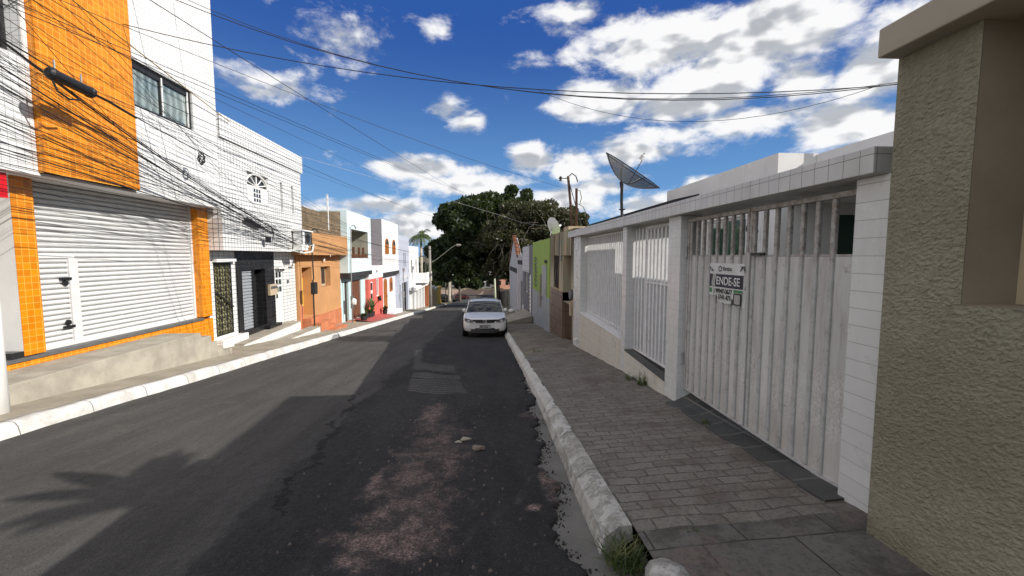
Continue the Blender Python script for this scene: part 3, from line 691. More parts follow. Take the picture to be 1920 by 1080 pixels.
m = M(); m.grid([[(bx-.008-.012*math.sin(k*1.2), 4.26+.012*math.sin(j*1.1)+.024*(k-1), -.315+.13*j/5) for k in range(3)] for j in range(6)]); obj('torn_fold', m, MAT['banner_grey'], bn, smooth=True)
text('big_text', 'ENDE-SE', .115, (bx-.0095,4.215,-.294), MAT['banner_white'], bn, ROT_R, .001, .0016, fit=.40)
text('phone_text', ') 99947-0677', .07, (bx-.0075,4.27,-.386), MAT['plate_ink'], bn, ROT_R, .001, .001, fit=.33)
text('phone_text', ') 3741-473', .07, (bx-.0075,4.22,-.447), MAT['plate_ink'], bn, ROT_R, .001, .001, fit=.26)
text('name_text', 'Vertice', .058, (bx-.0075,4.115,-.148), MAT['banner_navy'], bn, ROT_R, .001, .0006, xscale=.9)
m = M()
for k in range(6):
    a = k*1.047; cy_, cz_ = 4.16, -.132
    m.face([(bx-.0075, cy_-.033*math.cos(a+d), cz_+.033*math.sin(a+d)) for d in (0,.35,.7)] + [(bx-.0075, cy_-.017*math.cos(a+d), cz_+.017*math.sin(a+d)) for d in (.7,.35,0)])
obj('logo', m, MAT['banner_navy'], bn)
m = M()
for q in ((3.795,-.092),(3.80,-.135)):
    y, z = q
m.face([(bx-.0075,3.83,-.10),(bx-.0075,3.745,-.10),(bx-.0075,3.745,-.112),(bx-.0075,3.79,-.112)]); m.face([(bx-.0075,3.80,-.112),(bx-.0075,3.775,-.112),(bx-.0075,3.812,-.148),(bx-.0075,3.828,-.148)]); m.face([(bx-.0075,3.765,-.122),(bx-.0075,3.745,-.118),(bx-.0075,3.745,-.155),(bx-.0075,3.752,-.155)])
obj('corner_mark', m, MAT['banner_navy'], bn); m = M(); m.face([(bx-.0075,4.355,-.11),(bx-.0075,4.335,-.115),(bx-.0075,4.325,-.15),(bx-.0075,4.335,-.155)]); m.face([(bx-.0075,4.318,-.145),(bx-.0075,4.30,-.13),(bx-.0075,4.29,-.16),(bx-.0075,4.315,-.16)])
obj('corner_mark', m, MAT['banner_navy'], bn)
m = M(); m.lathe((bx-.007,4.325,-.362), [(0,-.001),(.026,-.001),(.026,.001),(0,.001)], 14, axis=(1,0,0)); obj('green_mark', m, MAT['banner_green'], bn)
m = M(); m.box(bx-.008,bx-.006,3.775,3.915,-.357,-.333); obj('green_mark', m, MAT['banner_green'], bn)
m = M(); m.box(bx-.009,bx-.006,3.785,3.915,-.482,-.364); obj('phone_drawing', m, MAT['plate_ink'], bn, bevel=.006)
m = M(); m.box(bx-.0105,bx-.0095,3.805,3.895,-.47,-.378); obj('phone_screen', m, MAT['banner_grey'], bn)

# white house behind the wall
wh = thing('white_house', (7,8,-1.7), 'low white house with stepped flat parapets behind the tiled front wall', 'house')
g = M(); facade(g, 5.1, 6.99, 11.35, -2.6, 1.775, -1, [(7.81,9.35,-.49,.78,.12)], D=5); obj('wall', g, MAT['white_wall'], wh)
g = M(); g.face([(7.4,6.98,-2.6),(7.4,2.4,-2.6),(7.4,2.4,.92),(7.4,6.98,.92)]); g.face([(7.4,2.4,-2.6),(9.5,2.4,-2.6),(9.5,2.4,1.7),(7.4,2.4,1.7)])
obj('porch_wall', g, MAT['grey_white'], wh)
bxo('porch_slab', (5.3,9.6,2.4,6.985,.92,1.02), MAT['white_wall'], wh)
m = M(); m.tube([(7.0,6.45,1.70),(7.0,6.45,2.95)], .035, 8); obj('wire_mast', m, MAT['grey_metal'], wh)
bxo('parapet', (5.8,9.6,2.4,6.985,1.021,1.76), MAT['white_wall'], wh)
window(5.22, 7.81, 9.35, -.49, .78, -1, wh, pane=MAT['glass_clear'], bars=1, fw=.05)
m = M(); m.face([(5.215,9.33,-.48),(5.215,7.83,-.48),(5.215,7.83,.77),(5.215,9.33,.77)]); obj('curtain', m, MAT['curtain_green'], wh)
m = M(); m.box(6.22,7.1,6.955,6.988,-1.7,.72); d = obj('door', m, paint('dark_green_door', (.01,.045,.032), .3), wh); m = M(); m.box(6.30,6.33,6.915,6.955,-.75,-.6); obj('handle', m, MAT['grey_metal'], d)
np_ = M(); np_.box(5.085,5.10,7.36,7.49,.30,.54); nplate = obj('number_plate', np_, MAT['white_bright'], wh)
text('number', '7', .16, (5.082,7.475,.36), MAT['plate_ink'], nplate, ROT_R, .001, .004)
m = M(); m.lathe((5.06,7.60,.52), [(0,-.04),(.085,-.04),(.10,0),(.085,.03),(0,.03)], 16, axis=(1,0,0)); obj('wall_lamp', m, MAT['black_metal'], wh)
m = M(); m.prism([(4.5,1.27),(5.09,1.40),(5.09,1.46),(4.5,1.33)], 'y', 9.6, 17.6); obj('eave', m, MAT['dark_band'], wh)
m = M(); m.box(4.58,5.06,9.65,17.5,.9,1.25); obj('eave_fascia', m, MAT['white_wall'], wh)
m = M(); m.box(5.12,9,11.36,17.5,-3.5,1.2); obj('rear_wing', m, MAT['grey_paint'], wh)
g = M(); g.grid([[(x,y,zpw(y)+.02) for x in (2.72,6)] for y in (2.2,3.5,5,7,8.8,11)]); struct('courtyard', g, MAT['concrete_floor'])

def stain_house():
    t = thing('stained_house', (4,13,-2.6), 'low mould-stained beige house with brown tiled base next to the white front wall', 'house')
    X = 2.42; y0, y1 = 10.875, 14.86
    g = M(); facade(g, X, y0, y1, -1.36, .74, -1, [(11.30,12.45,-1.36,.02,.45),(13.1,14.1,-1.06,.02,.10)], D=4); obj('wall', g, MAT['stained'], t)
    g = M(); facade(g, X-.012, 12.45, 14.70, -3.2, -1.10, -1, [], D=.3, roof=True); obj('tiled_base', g, MAT['brown_tile'], t)
    g = M(); g.box(X+.30,X+.5,y0,12.45,-3.2,-1.36); obj('side_wall', g, MAT['tan'], t); g = M(); g.box(X,X+.4,14.70,y1,-3.2,-1.36); obj('side_wall', g, MAT['tan'], t)
    m = M(); m.box(X+.4,X+.44,11.32,12.43,-2.6,.0)
    dd = obj('door', m, MAT['dirt_dark'], t)
    m = M()
    for k in range(9):
        y = 11.36+.12*k; m.tube([(X+.36,y,-2.55)]+[(X+.36,y+.03*math.sin(z*9+k),z) for z in np.linspace(-2.4,-.1,12)], .014, 5)
    obj('door_grille', m, MAT['rusty'], dd)
    m = M()
    for k in range(7):
        y = 13.15+.15*k; m.tube([(X+.03,y+.05*math.sin(z*8+k*2),z) for z in np.linspace(-1.05,.0,12)], .012, 5)
    wd = obj('window', m, MAT['dark_iron'], t); m = M(); m.face([(X+.08,14.08,-1.05),(X+.08,13.12,-1.05),(X+.08,13.12,.01),(X+.08,14.08,.01)]); obj('pane', m, MAT['wood_dark'], wd)
    m = M(); m.box(X-.03,X+.0,12.60,12.70,-.15,.02); obj('doorbell', m, MAT['plastic_grey'], t)
    m = M(); m.box(X-.0,X+.5,11.7,12.4,.74,.84); obj('brick_cap', m, MAT['tan'], t)
stain_house()
mb = thing('gas_meter', (2.33,11.25,-1.4), 'round grey meter hung by the doorway of the stained house', 'meter')
m = M(); m.lathe((2.40,11.12,-1.05), [(0,-.08),(.13,-.08),(.15,-.03),(.15,.03),(.13,.05),(0,.05)], 18, axis=(-1,0,0)); obj('body', m, MAT['plastic_grey'], mb)
m = M(); m.box(2.36,2.42,11.03,11.2,-1.62,-1.25); obj('box', m, MAT['tan'], mb)

gh = thing('green_house', (4,17,-3), 'lime green house with a silver grey lower wall', 'house')
X = 2.40
g = M(); facade(g, X, 14.87, 19.92, -1.55, .64, -1, [(18.2,19.2,-1.40,-.05,.05)], D=4); obj('wall', g, MAT['green_paint'], gh)
g = M(); facade(g, X-.006, 14.88, 19.91, -3.9, -1.551, -1, [], D=.3); obj('lower_wall', g, MAT['silver_grey'], gh)
m = M()
for k in range(7):
    z = -.12-.19*k; m.box(X-.02,X+.02,18.2,19.2,z-.05,z+.0)
ow = obj('louvred_window', m, MAT['plastic_grey'], gh)
m = M(); m.box(X-.03,X-.004,15.5,16.6,-2.85,-.35); d = obj('door', m, MAT['silver_grey'], gh); m = M(); m.box(X-.05,X-.03,16.45,16.5,-1.75,-1.6); obj('handle', m, MAT['black_metal'], d)
m = M(); m.box(X-.03,X-.004,16.9,17.25,-2.1,-.75); obj('meter_niche', m, MAT['olive_smooth'], gh)
m = M(); m.box(X-.02,X-.002,15.4,16.0,-.28,-.15); obj('number_plate', m, MAT['dark_band'], gh)

gg = thing('slate_house', (4,22.5,-3), 'slate grey house with a white tiled corner panel beyond the green house', 'house')
g = M(); facade(g, 2.40, 19.93, 24.85, -4.6, .54, -1, [(20.6,21.6,-3.3,-.9,.15),(22.2,23.5,-2.0,-.75,.1)], D=4); obj('wall', g, MAT['slate_grey'], gg)
m = M(); m.box(2.375,2.399,21.4,24.84,-.86,.50); obj('tiled_panel', m, tile('white_panel_tile', (.55,.56,.58), (.35,.35,.37), 1.3, .26, .04, .04, .4, .3, .1), gg)
window(2.5,22.2,23.5,-2.0,-.75,-1,gg,pane=MAT['glass_dark'])
m = M()
for k in range(11): m.box(2.42,2.45,20.62,21.58,-3.2+.2*k,-3.10+.2*k)
m.box(2.45,2.50,20.62,21.58,-3.3,-.95); d = obj('door', m, MAT['white_metal'], gg)
m = M(); m.prism([(19.95,-3.2),(24.8,-2.2),(24.8,-4.5),(19.95,-4.5)], 'x', 2.36, 2.395) if False else m.box(2.37,2.397,24.2,24.84,-4.6,-2.9); obj('white_strip', m, MAT['white_wall'], gg)

ph = thing('pale_grey_house', (4,27,-3), 'narrow pale grey house with a dark band under its flat roof', 'house')
g = M(); facade(g, 2.45, 24.86, 29.2, -5, .1, -1, [(25.6,26.6,-3.9,-1.6,.1)], D=4); obj('wall', g, MAT['pale_grey'], ph)
m = M(); m.box(2.43,2.449,24.87,29.19,-.55,-.28); obj('band', m, MAT['dark_band'], ph)
m = M(); m.prism([(24.87,-3.9),(29.19,-3.7),(29.19,-5),(24.87,-5)], 'x', 2.43, 2.449); obj('plinth', m, MAT['dark_band'], ph)
m = M(); m.box(2.42,2.47,29.05,29.19,-5,.1); obj('pilaster', m, MAT['white_wall'], ph)
door_panel(2.55,25.6,26.6,-3.9,-1.6,-1,MAT['wood_dark'],ph)
gb = thing('gabled_house', (4,33,-4), 'pale grey gabled house with broken clay tiles along its sloping roof edge', 'house')
m = M(); m.prism([(29.21,-5.4),(37.4,-5.4),(37.4,-.62),(32.9,1.42),(29.21,.0)], 'x', 2.45, 2.75); obj('wall', m, MAT['pale_grey'], gb)
m = M(); m.box(2.43,2.449,29.3,37.3,-1.25,-.9); obj('band', m, MAT['dark_band'], gb)
m = M(); m.prism([(29.21,-4.3),(37.4,-4.8),(37.4,-5.5),(29.21,-5.4)], 'x', 2.43, 2.449); obj('plinth', m, MAT['dark_band'], gb)
m = M(); m.prism([(29.0,-.1),(32.9,1.42),(32.9,1.62),(29.0,.10)], 'x', 2.36, 2.62); m.prism([(32.9,1.42),(37.5,-.66),(37.5,-.5),(32.9,1.62)], 'x', 2.36, 2.62)
random.seed(5)
for k in range(11):
    y = 29.1+k*.34; z = .16+(y-29)*.39; m.box(2.34,2.6+random.uniform(0,.08),y,y+.26,z-.06,z+random.uniform(.06,.16))
obj('roof', m, MAT['roof_tile'], gb)
m = M(); m.box(2.42,2.47,37.25,37.42,-5.6,-.62); obj('pilaster', m, MAT['white_wall'], gb)
dw = thing('dark_boundary_wall', (3,48,-6), 'dark weathered boundary wall beyond the gabled house, shaded by the big tree', 'wall')
m = M(); m.prism([(37.45,-3.0),(62,-5.3),(62,-8),(37.45,-6)], 'x', 2.6, 2.85); obj('wall', m, plaster('dark_wall_paint', (.06,.055,.05), .3, .3), dw)
m = M()
for k in range(8): y = 38+3*k; m.box(2.52,2.62,y,y+.25,zr(y)-.2,zr(y)+1.9)
obj('pier', m, MAT['concrete'], dw)
# cement ramp slab and rubbish on the far pavement
rs = M(); rs.hexa([(1.15,19.3,zpR(1.15,19.3)+.0),(2.36,19.6,zpw(19.6)+.02),(1.15,22.6,zpR(1.15,22.6)+.03),(2.36,22.9,zpw(22.9)+.02),(1.15,19.3,zpR(1.15,19.3)+.10),(2.36,19.6,zpw(19.6)+.34),(1.15,22.6,zpR(1.15,22.6)+.20),(2.36,22.9,zpw(22.9)+.55)])
tag(obj('ramp_slab', rs, MAT['concrete_floor']), 'sloping cement ramp slab on the pavement before the slate grey house', 'ramp')
bg = M(); bg.lathe((2.15,31.0,zpw(31.0)), [(.0,0),(.20,.0),(.25,.10),(.2,.2),(.08,.26),(0,.27)], 12); tag(obj('white_sack', bg, MAT['white_wall'], smooth=True), 'white sack lying on the pavement in front of the gabled house', 'sack')

# ---- antennas and masts
def tube_thing(name, label, cat, path, r, mat, group=None, n=6):
    m = M(); m.tube(path, r, n); return tag(obj(name, m, mat, smooth=True), label, cat, group)
ds = thing('satellite_dish', (4.2,12.5,1.2), 'large dark mesh satellite dish tilted up on a pole behind the white front wall', 'satellite dish')
hub = Vector((4.02,11.95,1.98))
m = M(); m.tube([(4.06,11.95,.9),(4.02,11.95,1.55),hub], .042, 10); m.box(3.96,4.12,11.9,12.0,1.33,1.36); m.tube([hub, hub+Vector((-.02,-.0,.16))], .055, 8); obj('pole', m, MAT['dark_iron'], ds)
nrm = Vector((.50,-.30,.80)).normalized(); ux = nrm.cross(Vector((0,1,0))).normalized(); uy = nrm.cross(ux)
vert = hub+Vector((.06,0,.13)); Rd = .91; dep = .40
def dp(r, a, off=0): return vert + (ux*math.cos(a)+uy*math.sin(a))*r + nrm*(dep*(r/Rd)**2+off)
m = M(); m.grid([[dp(Rd*i/8, 2*math.pi*j/32) for j in range(32)] for i in range(9)], close=True); obj('reflector', m, MAT['dish_mesh'], ds, smooth=True)
m = M(); m.tube([dp(Rd, 2*math.pi*j/40) for j in range(41)], .014, 6); obj('rim', m, MAT['dark_iron'], ds)
for k in range(8):
    m = M(); m.tube([dp(Rd*i/8, 2*math.pi*(k+.3)/8, -.008) for i in range(9)], .011, 5); obj('rib', m, MAT['grey_metal'] if k % 2 else MAT['dark_iron'], ds)
fp = vert + nrm*.80
m = M(); m.tube([dp(.18, 2.2), fp-ux*.05], .012, 5); obj('feed_arm', m, MAT['dark_iron'], ds)
m = M(); m.lathe(fp-nrm*.02, [(0,-.02),(.055,-.02),(.06,.10),(.035,.11),(.035,.18),(0,.18)], 12, axis=nrm); obj('feed_horn', m, MAT['plastic_white'], ds)
wd = thing('white_dish', (2.6,15.4,.75), 'small white satellite dish on top of the mould-stained house', 'satellite dish')
c = Vector((2.58,15.45,1.06)); nn = Vector((.62,.50,.35)).normalized(); u1 = nn.cross(Vector((0,0,1))).normalized(); u2 = u1.cross(nn)
m = M(); m.grid([[c + (u1*math.cos(a)*.29+u2*math.sin(a)*.36)*(i/6) + nn*.10*(i/6)**2 for a in [2*math.pi*j/24 for j in range(24)]] for i in range(7)], close=True); obj('reflector', m, MAT['white_bright'], wd, smooth=True)
m = M(); m.tube([c-nn*.02, c-nn*.10-Vector((0,0,.25)), (2.60,15.38,.70)], .022, 6); obj('bracket', m, MAT['grey_metal'], wd)
m = M(); m.tube([c-u2*.40, c+nn*.45-u2*.1], .012, 5); m.lathe(c+nn*.45-u2*.1, [(0,-.03),(.04,-.03),(.04,.07),(0,.07)], 10, axis=-nn); obj('feed_arm', m, MAT['plastic_white'], wd)
ms = thing('pipe_mast', (2.7,12.35,.75), 'taller rusty pipe mast with a bracket and bent pipe top above the stained house', 'mast', 'pipe masts above the stained house')
m = M(); m.tube([(2.70,12.40,.6),(2.66,12.6,1.6),(2.61,12.75,2.42)], .04, 8); obj('pipe', m, MAT['rusty'], ms)
m = M(); m.tube([(2.61,12.75,2.40),(2.72,12.7,2.5),(2.84,12.7,2.42),(2.90,12.7,2.25)], .018, 6); obj('bent_pipe', m, MAT['dark_iron'], ms)
m = M(); m.tube([(2.61,12.75,2.36),(2.40,12.75,2.36)], .014, 5); m.lathe((2.38,12.75,2.28), [(0,0),(.05,.0),(.03,.05),(.06,.08),(.03,.13),(0,.15)], 10); obj('insulator', m, MAT['black_metal'], ms)
m = M(); m.tube([(2.62,12.72,2.3),(2.74,12.5,1.7),(2.85,12.35,1.2),(2.98,12.2,.7)], .014, 5); obj('stay', m, MAT['dark_iron'], ms)
ms = thing('pipe_mast', (2.8,12.1,.75), 'shorter dark pipe mast close to the taller rusty one above the stained house', 'mast', 'pipe masts above the stained house')
m = M(); m.tube([(2.78,12.25,.6),(2.76,12.25,1.98)], .038, 8); obj('pipe', m, MAT['rusty'], ms)
m = M(); m.tube([(2.76,12.25,1.95),(2.86,12.2,1.9),(2.90,12.2,1.7),(2.85,12.2,1.5)], .010, 5); m.tube([(2.77,12.25,1.55),(2.95,12.2,1.45),(3.05,12.1,1.2),(3.04,12.0,.8)], .009, 5); obj('loose_wire', m, MAT['cable'], ms)
# ================================================================== LEFT SIDE
# corner shop with orange and white tiles
sh = thing('orange_shop_house', (-8,8.5,-1.9), 'tall shop house in white and orange tiles with a big white roller shutter', 'house')
UX = -6.6                               # upper storeys overhang the shutter
g = M(); facade(g, UX, 8.52, 11.14, 1.245, 6.9, 1, [(8.53,10.29,2.855,3.735,.09)], D=6, roof=True)
obj('wall', g, MAT['white_small_tile'], sh)
g = M(); facade(g, UX+.10, 6.80, 8.52, 1.245, 6.9, 1, [], D=.5); obj('orange_panel', g, MAT['orange_tile'], sh)
g = M(); facade(g, UX, 2.5, 6.795, 1.245, 6.9, 1, [(4.4,6.72,2.86,4.6,.25)], D=6); obj('wall', g, MAT['white_small_tile'], sh)
g = M(); g.box(-12,UX-.002,2.5,11.14,1.20,1.243); obj('soffit', g, MAT['white_bright'], sh)
w1 = window(UX-.09, 8.535, 10.285, 2.86, 3.73, 1, sh, MAT['black_metal'], MAT['glass_clear'], .05, 1)
m = M(); m.box(UX-.06,UX-.035,9.42,9.45,2.91,3.68); m.box(UX-.06,UX-.035,10.18,10.205,2.91,3.68); obj('slide_rail', m, MAT['white_bright'], w1)
m = M(); m.box(UX-.085,UX-.04,10.205,10.285,2.9,3.7); m.box(UX-.085,UX-.045,8.58,10.2,3.60,3.69); obj('side_post', m, MAT['black_metal'], w1)
m = M(); m.face([(UX-.087,8.55,2.87),(UX-.087,10.1,2.87),(UX-.087,10.1,3.62),(UX-.087,8.55,3.62)]); obj('curtain', m, MAT['curtain_grey'], w1)
w2 = window(UX-.24, 4.41, 6.71, 2.87, 4.59, 1, sh, MAT['black_metal'], MAT['glass_dark'], .08, 2)
m = M(); m.box(UX-.19,UX-.15,6.30,6.36,2.95,4.5); obj('slide_rail', m, MAT['chrome'], w2)
# ground floor : pilasters, shutter, base
PXF, SXF = -7.0, -7.2
g = M(); g.box(-8.6, PXF, 6.775, 7.095, -1.53, 1.20); obj('pilaster', g, [MAT['orange_tile'], MAT['white_wall']], sh)
sidew = M(); sidew.face([(PXF-.002,6.772,-1.53),(PXF-.002,6.772,1.2),(-8.7,6.772,1.2),(-8.7,6.772,-1.53)]); obj('side_wall', sidew, MAT['white_wall'], sh)
g = M(); g.box(-8.0, PXF, 10.86, 11.235, -1.53, 1.20); obj('pilaster', g, MAT['orange_tile'], sh)
g = M(); g.box(-8.0, PXF+.004, 5.2, 11.235, -2.9, -1.60); obj('base', g, MAT['orange_tile'], sh)
g = M(); g.box(-8.6, PXF+.03, 5.2, 10.86, -1.599, -1.545); obj('doorstep', g, paint('grey_granite_sill', (.10,.10,.10), .5), sh)
g = M(); g.box(-8.6,-8.4,2.5,6.77,-1.54,1.2); obj('entry_back', g, MAT['white_wall'], sh)
g = M(); g.box(-7.35,PXF+.002,6.60,6.77,-1.545,-1.45); obj('black_block', g, MAT['stone_black'], sh)
shut = M(); rows = []; z = 1.20; pitch = .088
nsl = int((1.20+1.535)/pitch)
for i in range(nsl+1):
    zz = 1.20 - i*pitch
    for dz, dx in ((0,-.030),(-.006,-.026),(-.016,.012),(-.036,.024),(-.058,.022),(-.076,.006),(-.082,-.028)):
        if zz+dz > -1.53: rows.append([(SXF+dx, 7.095, zz+dz), (SXF+dx, 10.86, zz+dz)])
shut.grid(rows); so = obj('shutter', shut, MAT['shutter'], sh)
m = M(); m.box(SXF-.02,SXF+.05,10.80,10.86,-1.54,1.2); m.box(SXF-.01,SXF+.045,7.095,10.80,-1.545,-1.50); obj('guide_rail', m, MAT['shutter'], so)
m = M(); m.box(SXF+.0,SXF+.045,7.10,7.85,-.04,.02); m.box(SXF,SXF+.045,7.74,7.90,-1.50,-.04); m.box(SXF,SXF+.04,7.10,7.13,-1.5,-.04)
wk = obj('wicket_door', m, MAT['shutter'], so)
for z in (-.39,-1.22):
    m = M(); m.box(SXF+.03,SXF+.06,7.57,7.76,z-.022,z+.022); m.lathe((SXF+.03,7.66,z+(-.075 if z > -1 else .075)), [(0,0),(.05,0),(.045,.025),(0,.025)], 12, axis=(1,0,0)); obj('latch', m, MAT['black_metal'], wk)
g = M(); g.box(UX-.18,UX-.11,5.3,6.47,.82,1.17); obj('red_sign', g, MAT['red_sign'], sh)
# raised cement ramp in front of the shop
rp = M(); rp.box(-6.995,-6.2,5.2,9.52,-2.6,-1.69)
for k, (a, b, z) in enumerate(((9.52,9.86,-1.81),(9.86,10.06,-1.98),(10.06,10.28,-2.13),(10.28,10.62,-2.27))): rp.box(-6.995,-6.2+.001*k,a,b,-2.8,z)
tag(obj('cement_platform', rp, MAT['concrete'], bevel=.012), 'raised bare cement platform with steps at its end below the shop shutter', 'platform')

# white tiled house with dark grout
th = thing('white_tiled_house', (-8.5,13.7,-2.3), 'two-storey white house of dark-grouted tiles with a black ground floor front', 'house')
HX = -6.65
g = M(); facade(g, HX, 11.245, 16.0, .185, 3.55, 1, [(12.48,13.68,1.55,2.42,.10),(14.42,14.60,1.47,2.43,.25),(15.22,15.40,1.49,2.44,.25)], D=6)
g.box(HX-.3,HX+.05,11.25,16.1,3.02,3.60)
g.box(-7.1,HX-.001,11.245,16.0,.15,.184)
obj('wall', g, MAT['house2_tile'], th)
# arched fan window
fw_ = M()
fw_.box(HX-.09,HX-.05,12.50,13.66,2.00,2.05)
for k in range(5):
    a = math.pi*(k+.5)/5; fw_.tube([(HX-.06,13.08,2.05),(HX-.06,13.08+.56*math.cos(a),2.05+.33*math.sin(a))], .018, 5)
fw_.tube([(HX-.04,13.08+.6*math.cos(a),2.03+.37*math.sin(a)) for a in np.linspace(0,math.pi,14)], .03, 6)
fan = obj('fan_window', fw_, MAT['door_white'], th)
m = M(); m.face([(HX-.095,12.49,2.05)] + [(HX-.095,13.08-.59*math.cos(a),2.05+.36*math.sin(a)) for a in np.linspace(0,math.pi,14)] + [(HX-.095,13.67,2.05)]); obj('pane', m, MAT['glass_dark'], fan)
m = M(); m.box(HX-.08,HX-.04,12.50,13.66,1.56,2.0)
for k in range(2): m.box(HX-.04,HX-.02,12.53+.86*k,12.80+.86*k,1.58,1.98)
ws = obj('shutter_leaves', m, MAT['door_white'], fan)
m = M()
for a in (12.88,13.02,13.16):
    for z in (1.60,1.74,1.88): m.box(HX-.039,HX-.034,a,a+.09,z,z+.10)
obj('pane', m, MAT['glass_dark'], ws)
# ground floor
g = M(); facade(g, -7.1, 11.245, 12.50, -2.9, .15, 1, [(11.52,12.30,-2.17,-.18,.14)], D=4); obj('lower_wall', g, MAT['house2_tile_wide'], th)
g = M(); facade(g, -7.1, 14.70, 16.32, -3.2, .15, 1, [(14.80,15.36,-2.38,-.45,.09)], D=4)
obj('lower_wall', g, MAT['house2_tile_wide'], th)
g = M(); facade(g, -7.08, 12.50, 14.70, -2.9, .15, 1, [(12.60,13.42,-2.24,-.42,.12),(13.44,14.1,-2.24,-.42,.30)], D=4); obj('black_front', g, MAT['black_wall'], th)
m = M()
for k in range(19): m.prism([(-7.19,-2.24+.096*k),(-7.15,-2.22+.096*k),(-7.15,-2.17+.096*k),(-7.19,-2.145+.096*k)], 'y', 12.61, 13.41)
obj('shutter', m, MAT['grey_shutter'], th)
m = M(); m.box(-7.1,-6.98,12.52,12.60,-2.6,-.4); obj('black_trim', m, MAT['black_metal'], th); m = M(); m.box(-7.08,-6.9,13.9,14.72,-2.35,-2.26); obj('black_step', m, MAT['black_metal'], th)
m = M(); m.box(-7.06,-6.98,14.18,14.66,-1.30,-.94); mm = obj('meter_plate', m, MAT['tan'], th)
m = M()
for k in range(3): m.lathe((-6.98,14.27+.14*k,-1.04), [(0,0),(.05,0),(.05,.03),(0,.03)], 10, axis=(1,0,0))
obj('meter_dial', m, MAT['plastic_grey'], mm)
# ornamental iron grille door
m = M()
m.box(-7.125,-7.095,11.525,11.56,-2.16,-.19); m.box(-7.125,-7.095,12.26,12.295,-2.16,-.19); m.box(-7.125,-7.095,11.56,12.26,-.23,-.19); m.box(-7.125,-7.095,11.56,12.26,-2.16,-2.12)
for k in range(1,3): y = 11.56+.70*k/3; m.box(-7.12,-7.0955,y-.015,y+.015,-2.12,-.23)
for c in range(3):
    for r in range(9):
        cy, cz = 11.56+.70*(c+.5)/3, -2.0+.205*r
        m.tube([(-7.11,cy+.10*math.cos(a),cz+.10*math.sin(a)) for a in np.linspace(0,2*math.pi,11)], .011, 4, cap=False)
        for a in (.785,2.356): m.tube([(-7.11,cy-.10*math.cos(a),cz-.10*math.sin(a)),(-7.11,cy+.10*math.cos(a),cz+.10*math.sin(a))], .009, 4)
gd = obj('grille_door', m, MAT['dark_iron'], th)
m = M(); m.box(-7.235,-7.20,11.53,12.29,-2.17,-.18); obj('backing', m, MAT['curtain_y'] if 'curtain_y' in MAT else m_curtain('olive_yellow_glass', (.22,.20,.05), (.42,.40,.18), 16), gd)
m = M(); m.tube([(-7.08,11.56,-.98),(-7.04,12.2,-1.42)], .03, 6); obj('bar', m, MAT['dark_iron'], gd)
# white panelled door with small panes
m = M(); m.box(-7.175,-7.135,14.81,15.35,-2.38,-.46)
for z in (-2.25,-1.75): m.box(-7.135,-7.115,14.88,15.28,z,z+.38)
wdoor = obj('door', m, MAT['door_white'], th)
m = M()
for c in (14.88,15.10):
    for r in range(3): m.box(-7.134,-7.127,c,c+.18,-1.25+.25*r,-1.06+.25*r)
obj('pane', m, MAT['glass_clear'], wdoor); m = M(); m.box(-7.135,-7.085,14.86,14.90,-1.45,-1.32); obj('handle', m, MAT['dark_iron'], wdoor)
m = M(); m.box(-7.1,-6.95,14.76,15.42,-.44,-.38); obj('lintel', m, MAT['door_white'], th); m = M(); m.box(-7.1,-6.98,11.48,12.36,-.16,-.08); obj('lintel', m, MAT['door_white'], th)
m = M(); m.box(-7.098,-7.06,15.62,15.70,-.98,-.86); obj('doorbell', m, MAT['plastic_grey'], th)
g = M(); g.box(-7.1,-6.88,11.40,12.62,-2.7,-2.24); obj('ledge', g, MAT['ledge_tile'], th)
st = M(); st.prism([(11.9,-3.1),(15.50,-3.4),(15.50,-2.37),(11.9,-2.46)], 'x', -7.098, -6.62)
st.prism([(11.95,-3.1),(16.25,-3.4),(16.25,-2.70),(11.95,-2.655)], 'x', -6.618, -6.22)
obj('steps', st, MAT['ledge_tile'], th)
top = M(); top.prism([(11.88,-2.459),(15.52,-2.369),(15.52,-2.345),(11.88,-2.435)], 'x', -7.097, -6.60); top.prism([(11.93,-2.654),(16.27,-2.699),(16.27,-2.675),(11.93,-2.63)], 'x', -6.60, -6.20); obj('step_tread', top, MAT['concrete_floor'], th)

# air conditioner on its bracket, meter pole
ac = thing('air_conditioner', (-6.35,15.5,.3), 'white air conditioner box standing on brackets at the corner of the tiled house', 'air conditioner')
m = M(); m.box(-6.62,-6.30,15.15,15.92,.40,.86); obj('casing', m, MAT['plastic_grey'], ac, bevel=.02)
m = M(); m.box(-6.31,-6.285,15.16,15.30,.41,.86); m.box(-6.60,-6.33,15.135,15.15,.41,.86); obj('front_strip', m, MAT['white_bright'], ac)
m = M(); m.lathe((-6.299,15.60,.63), [(0,0),(.17,0),(.17,.012),(0,.012)], 20, axis=(1,0,0)); obj('fan_grille', m, MAT['dark_iron'], ac)
m = M(); m.box(-6.64,-6.24,15.08,15.97,.865,.92); obj('cover', m, MAT['white_bright'], ac)
m = M(); m.tube([(-6.64,15.3,.38),(-6.2,15.3,.38),(-6.15,15.3,.30)], .02, 5); m.tube([(-6.64,15.8,.38),(-6.2,15.8,.38)], .02, 5); m.tube([(-6.64,15.1,.20),(-6.3,15.2,.10),(-6.2,15.7,.16),(-6.22,15.9,.42)], .03, 6); m.box(-6.6,-6.3,15.1,15.6,.20,.40); obj('bracket', m, MAT['plastic_white'], ac)
mp = thing('meter_pole', (-6.5,15.9,-2.7), 'grey steel meter pole with a black meter box beside the orange house door', 'meter pole')
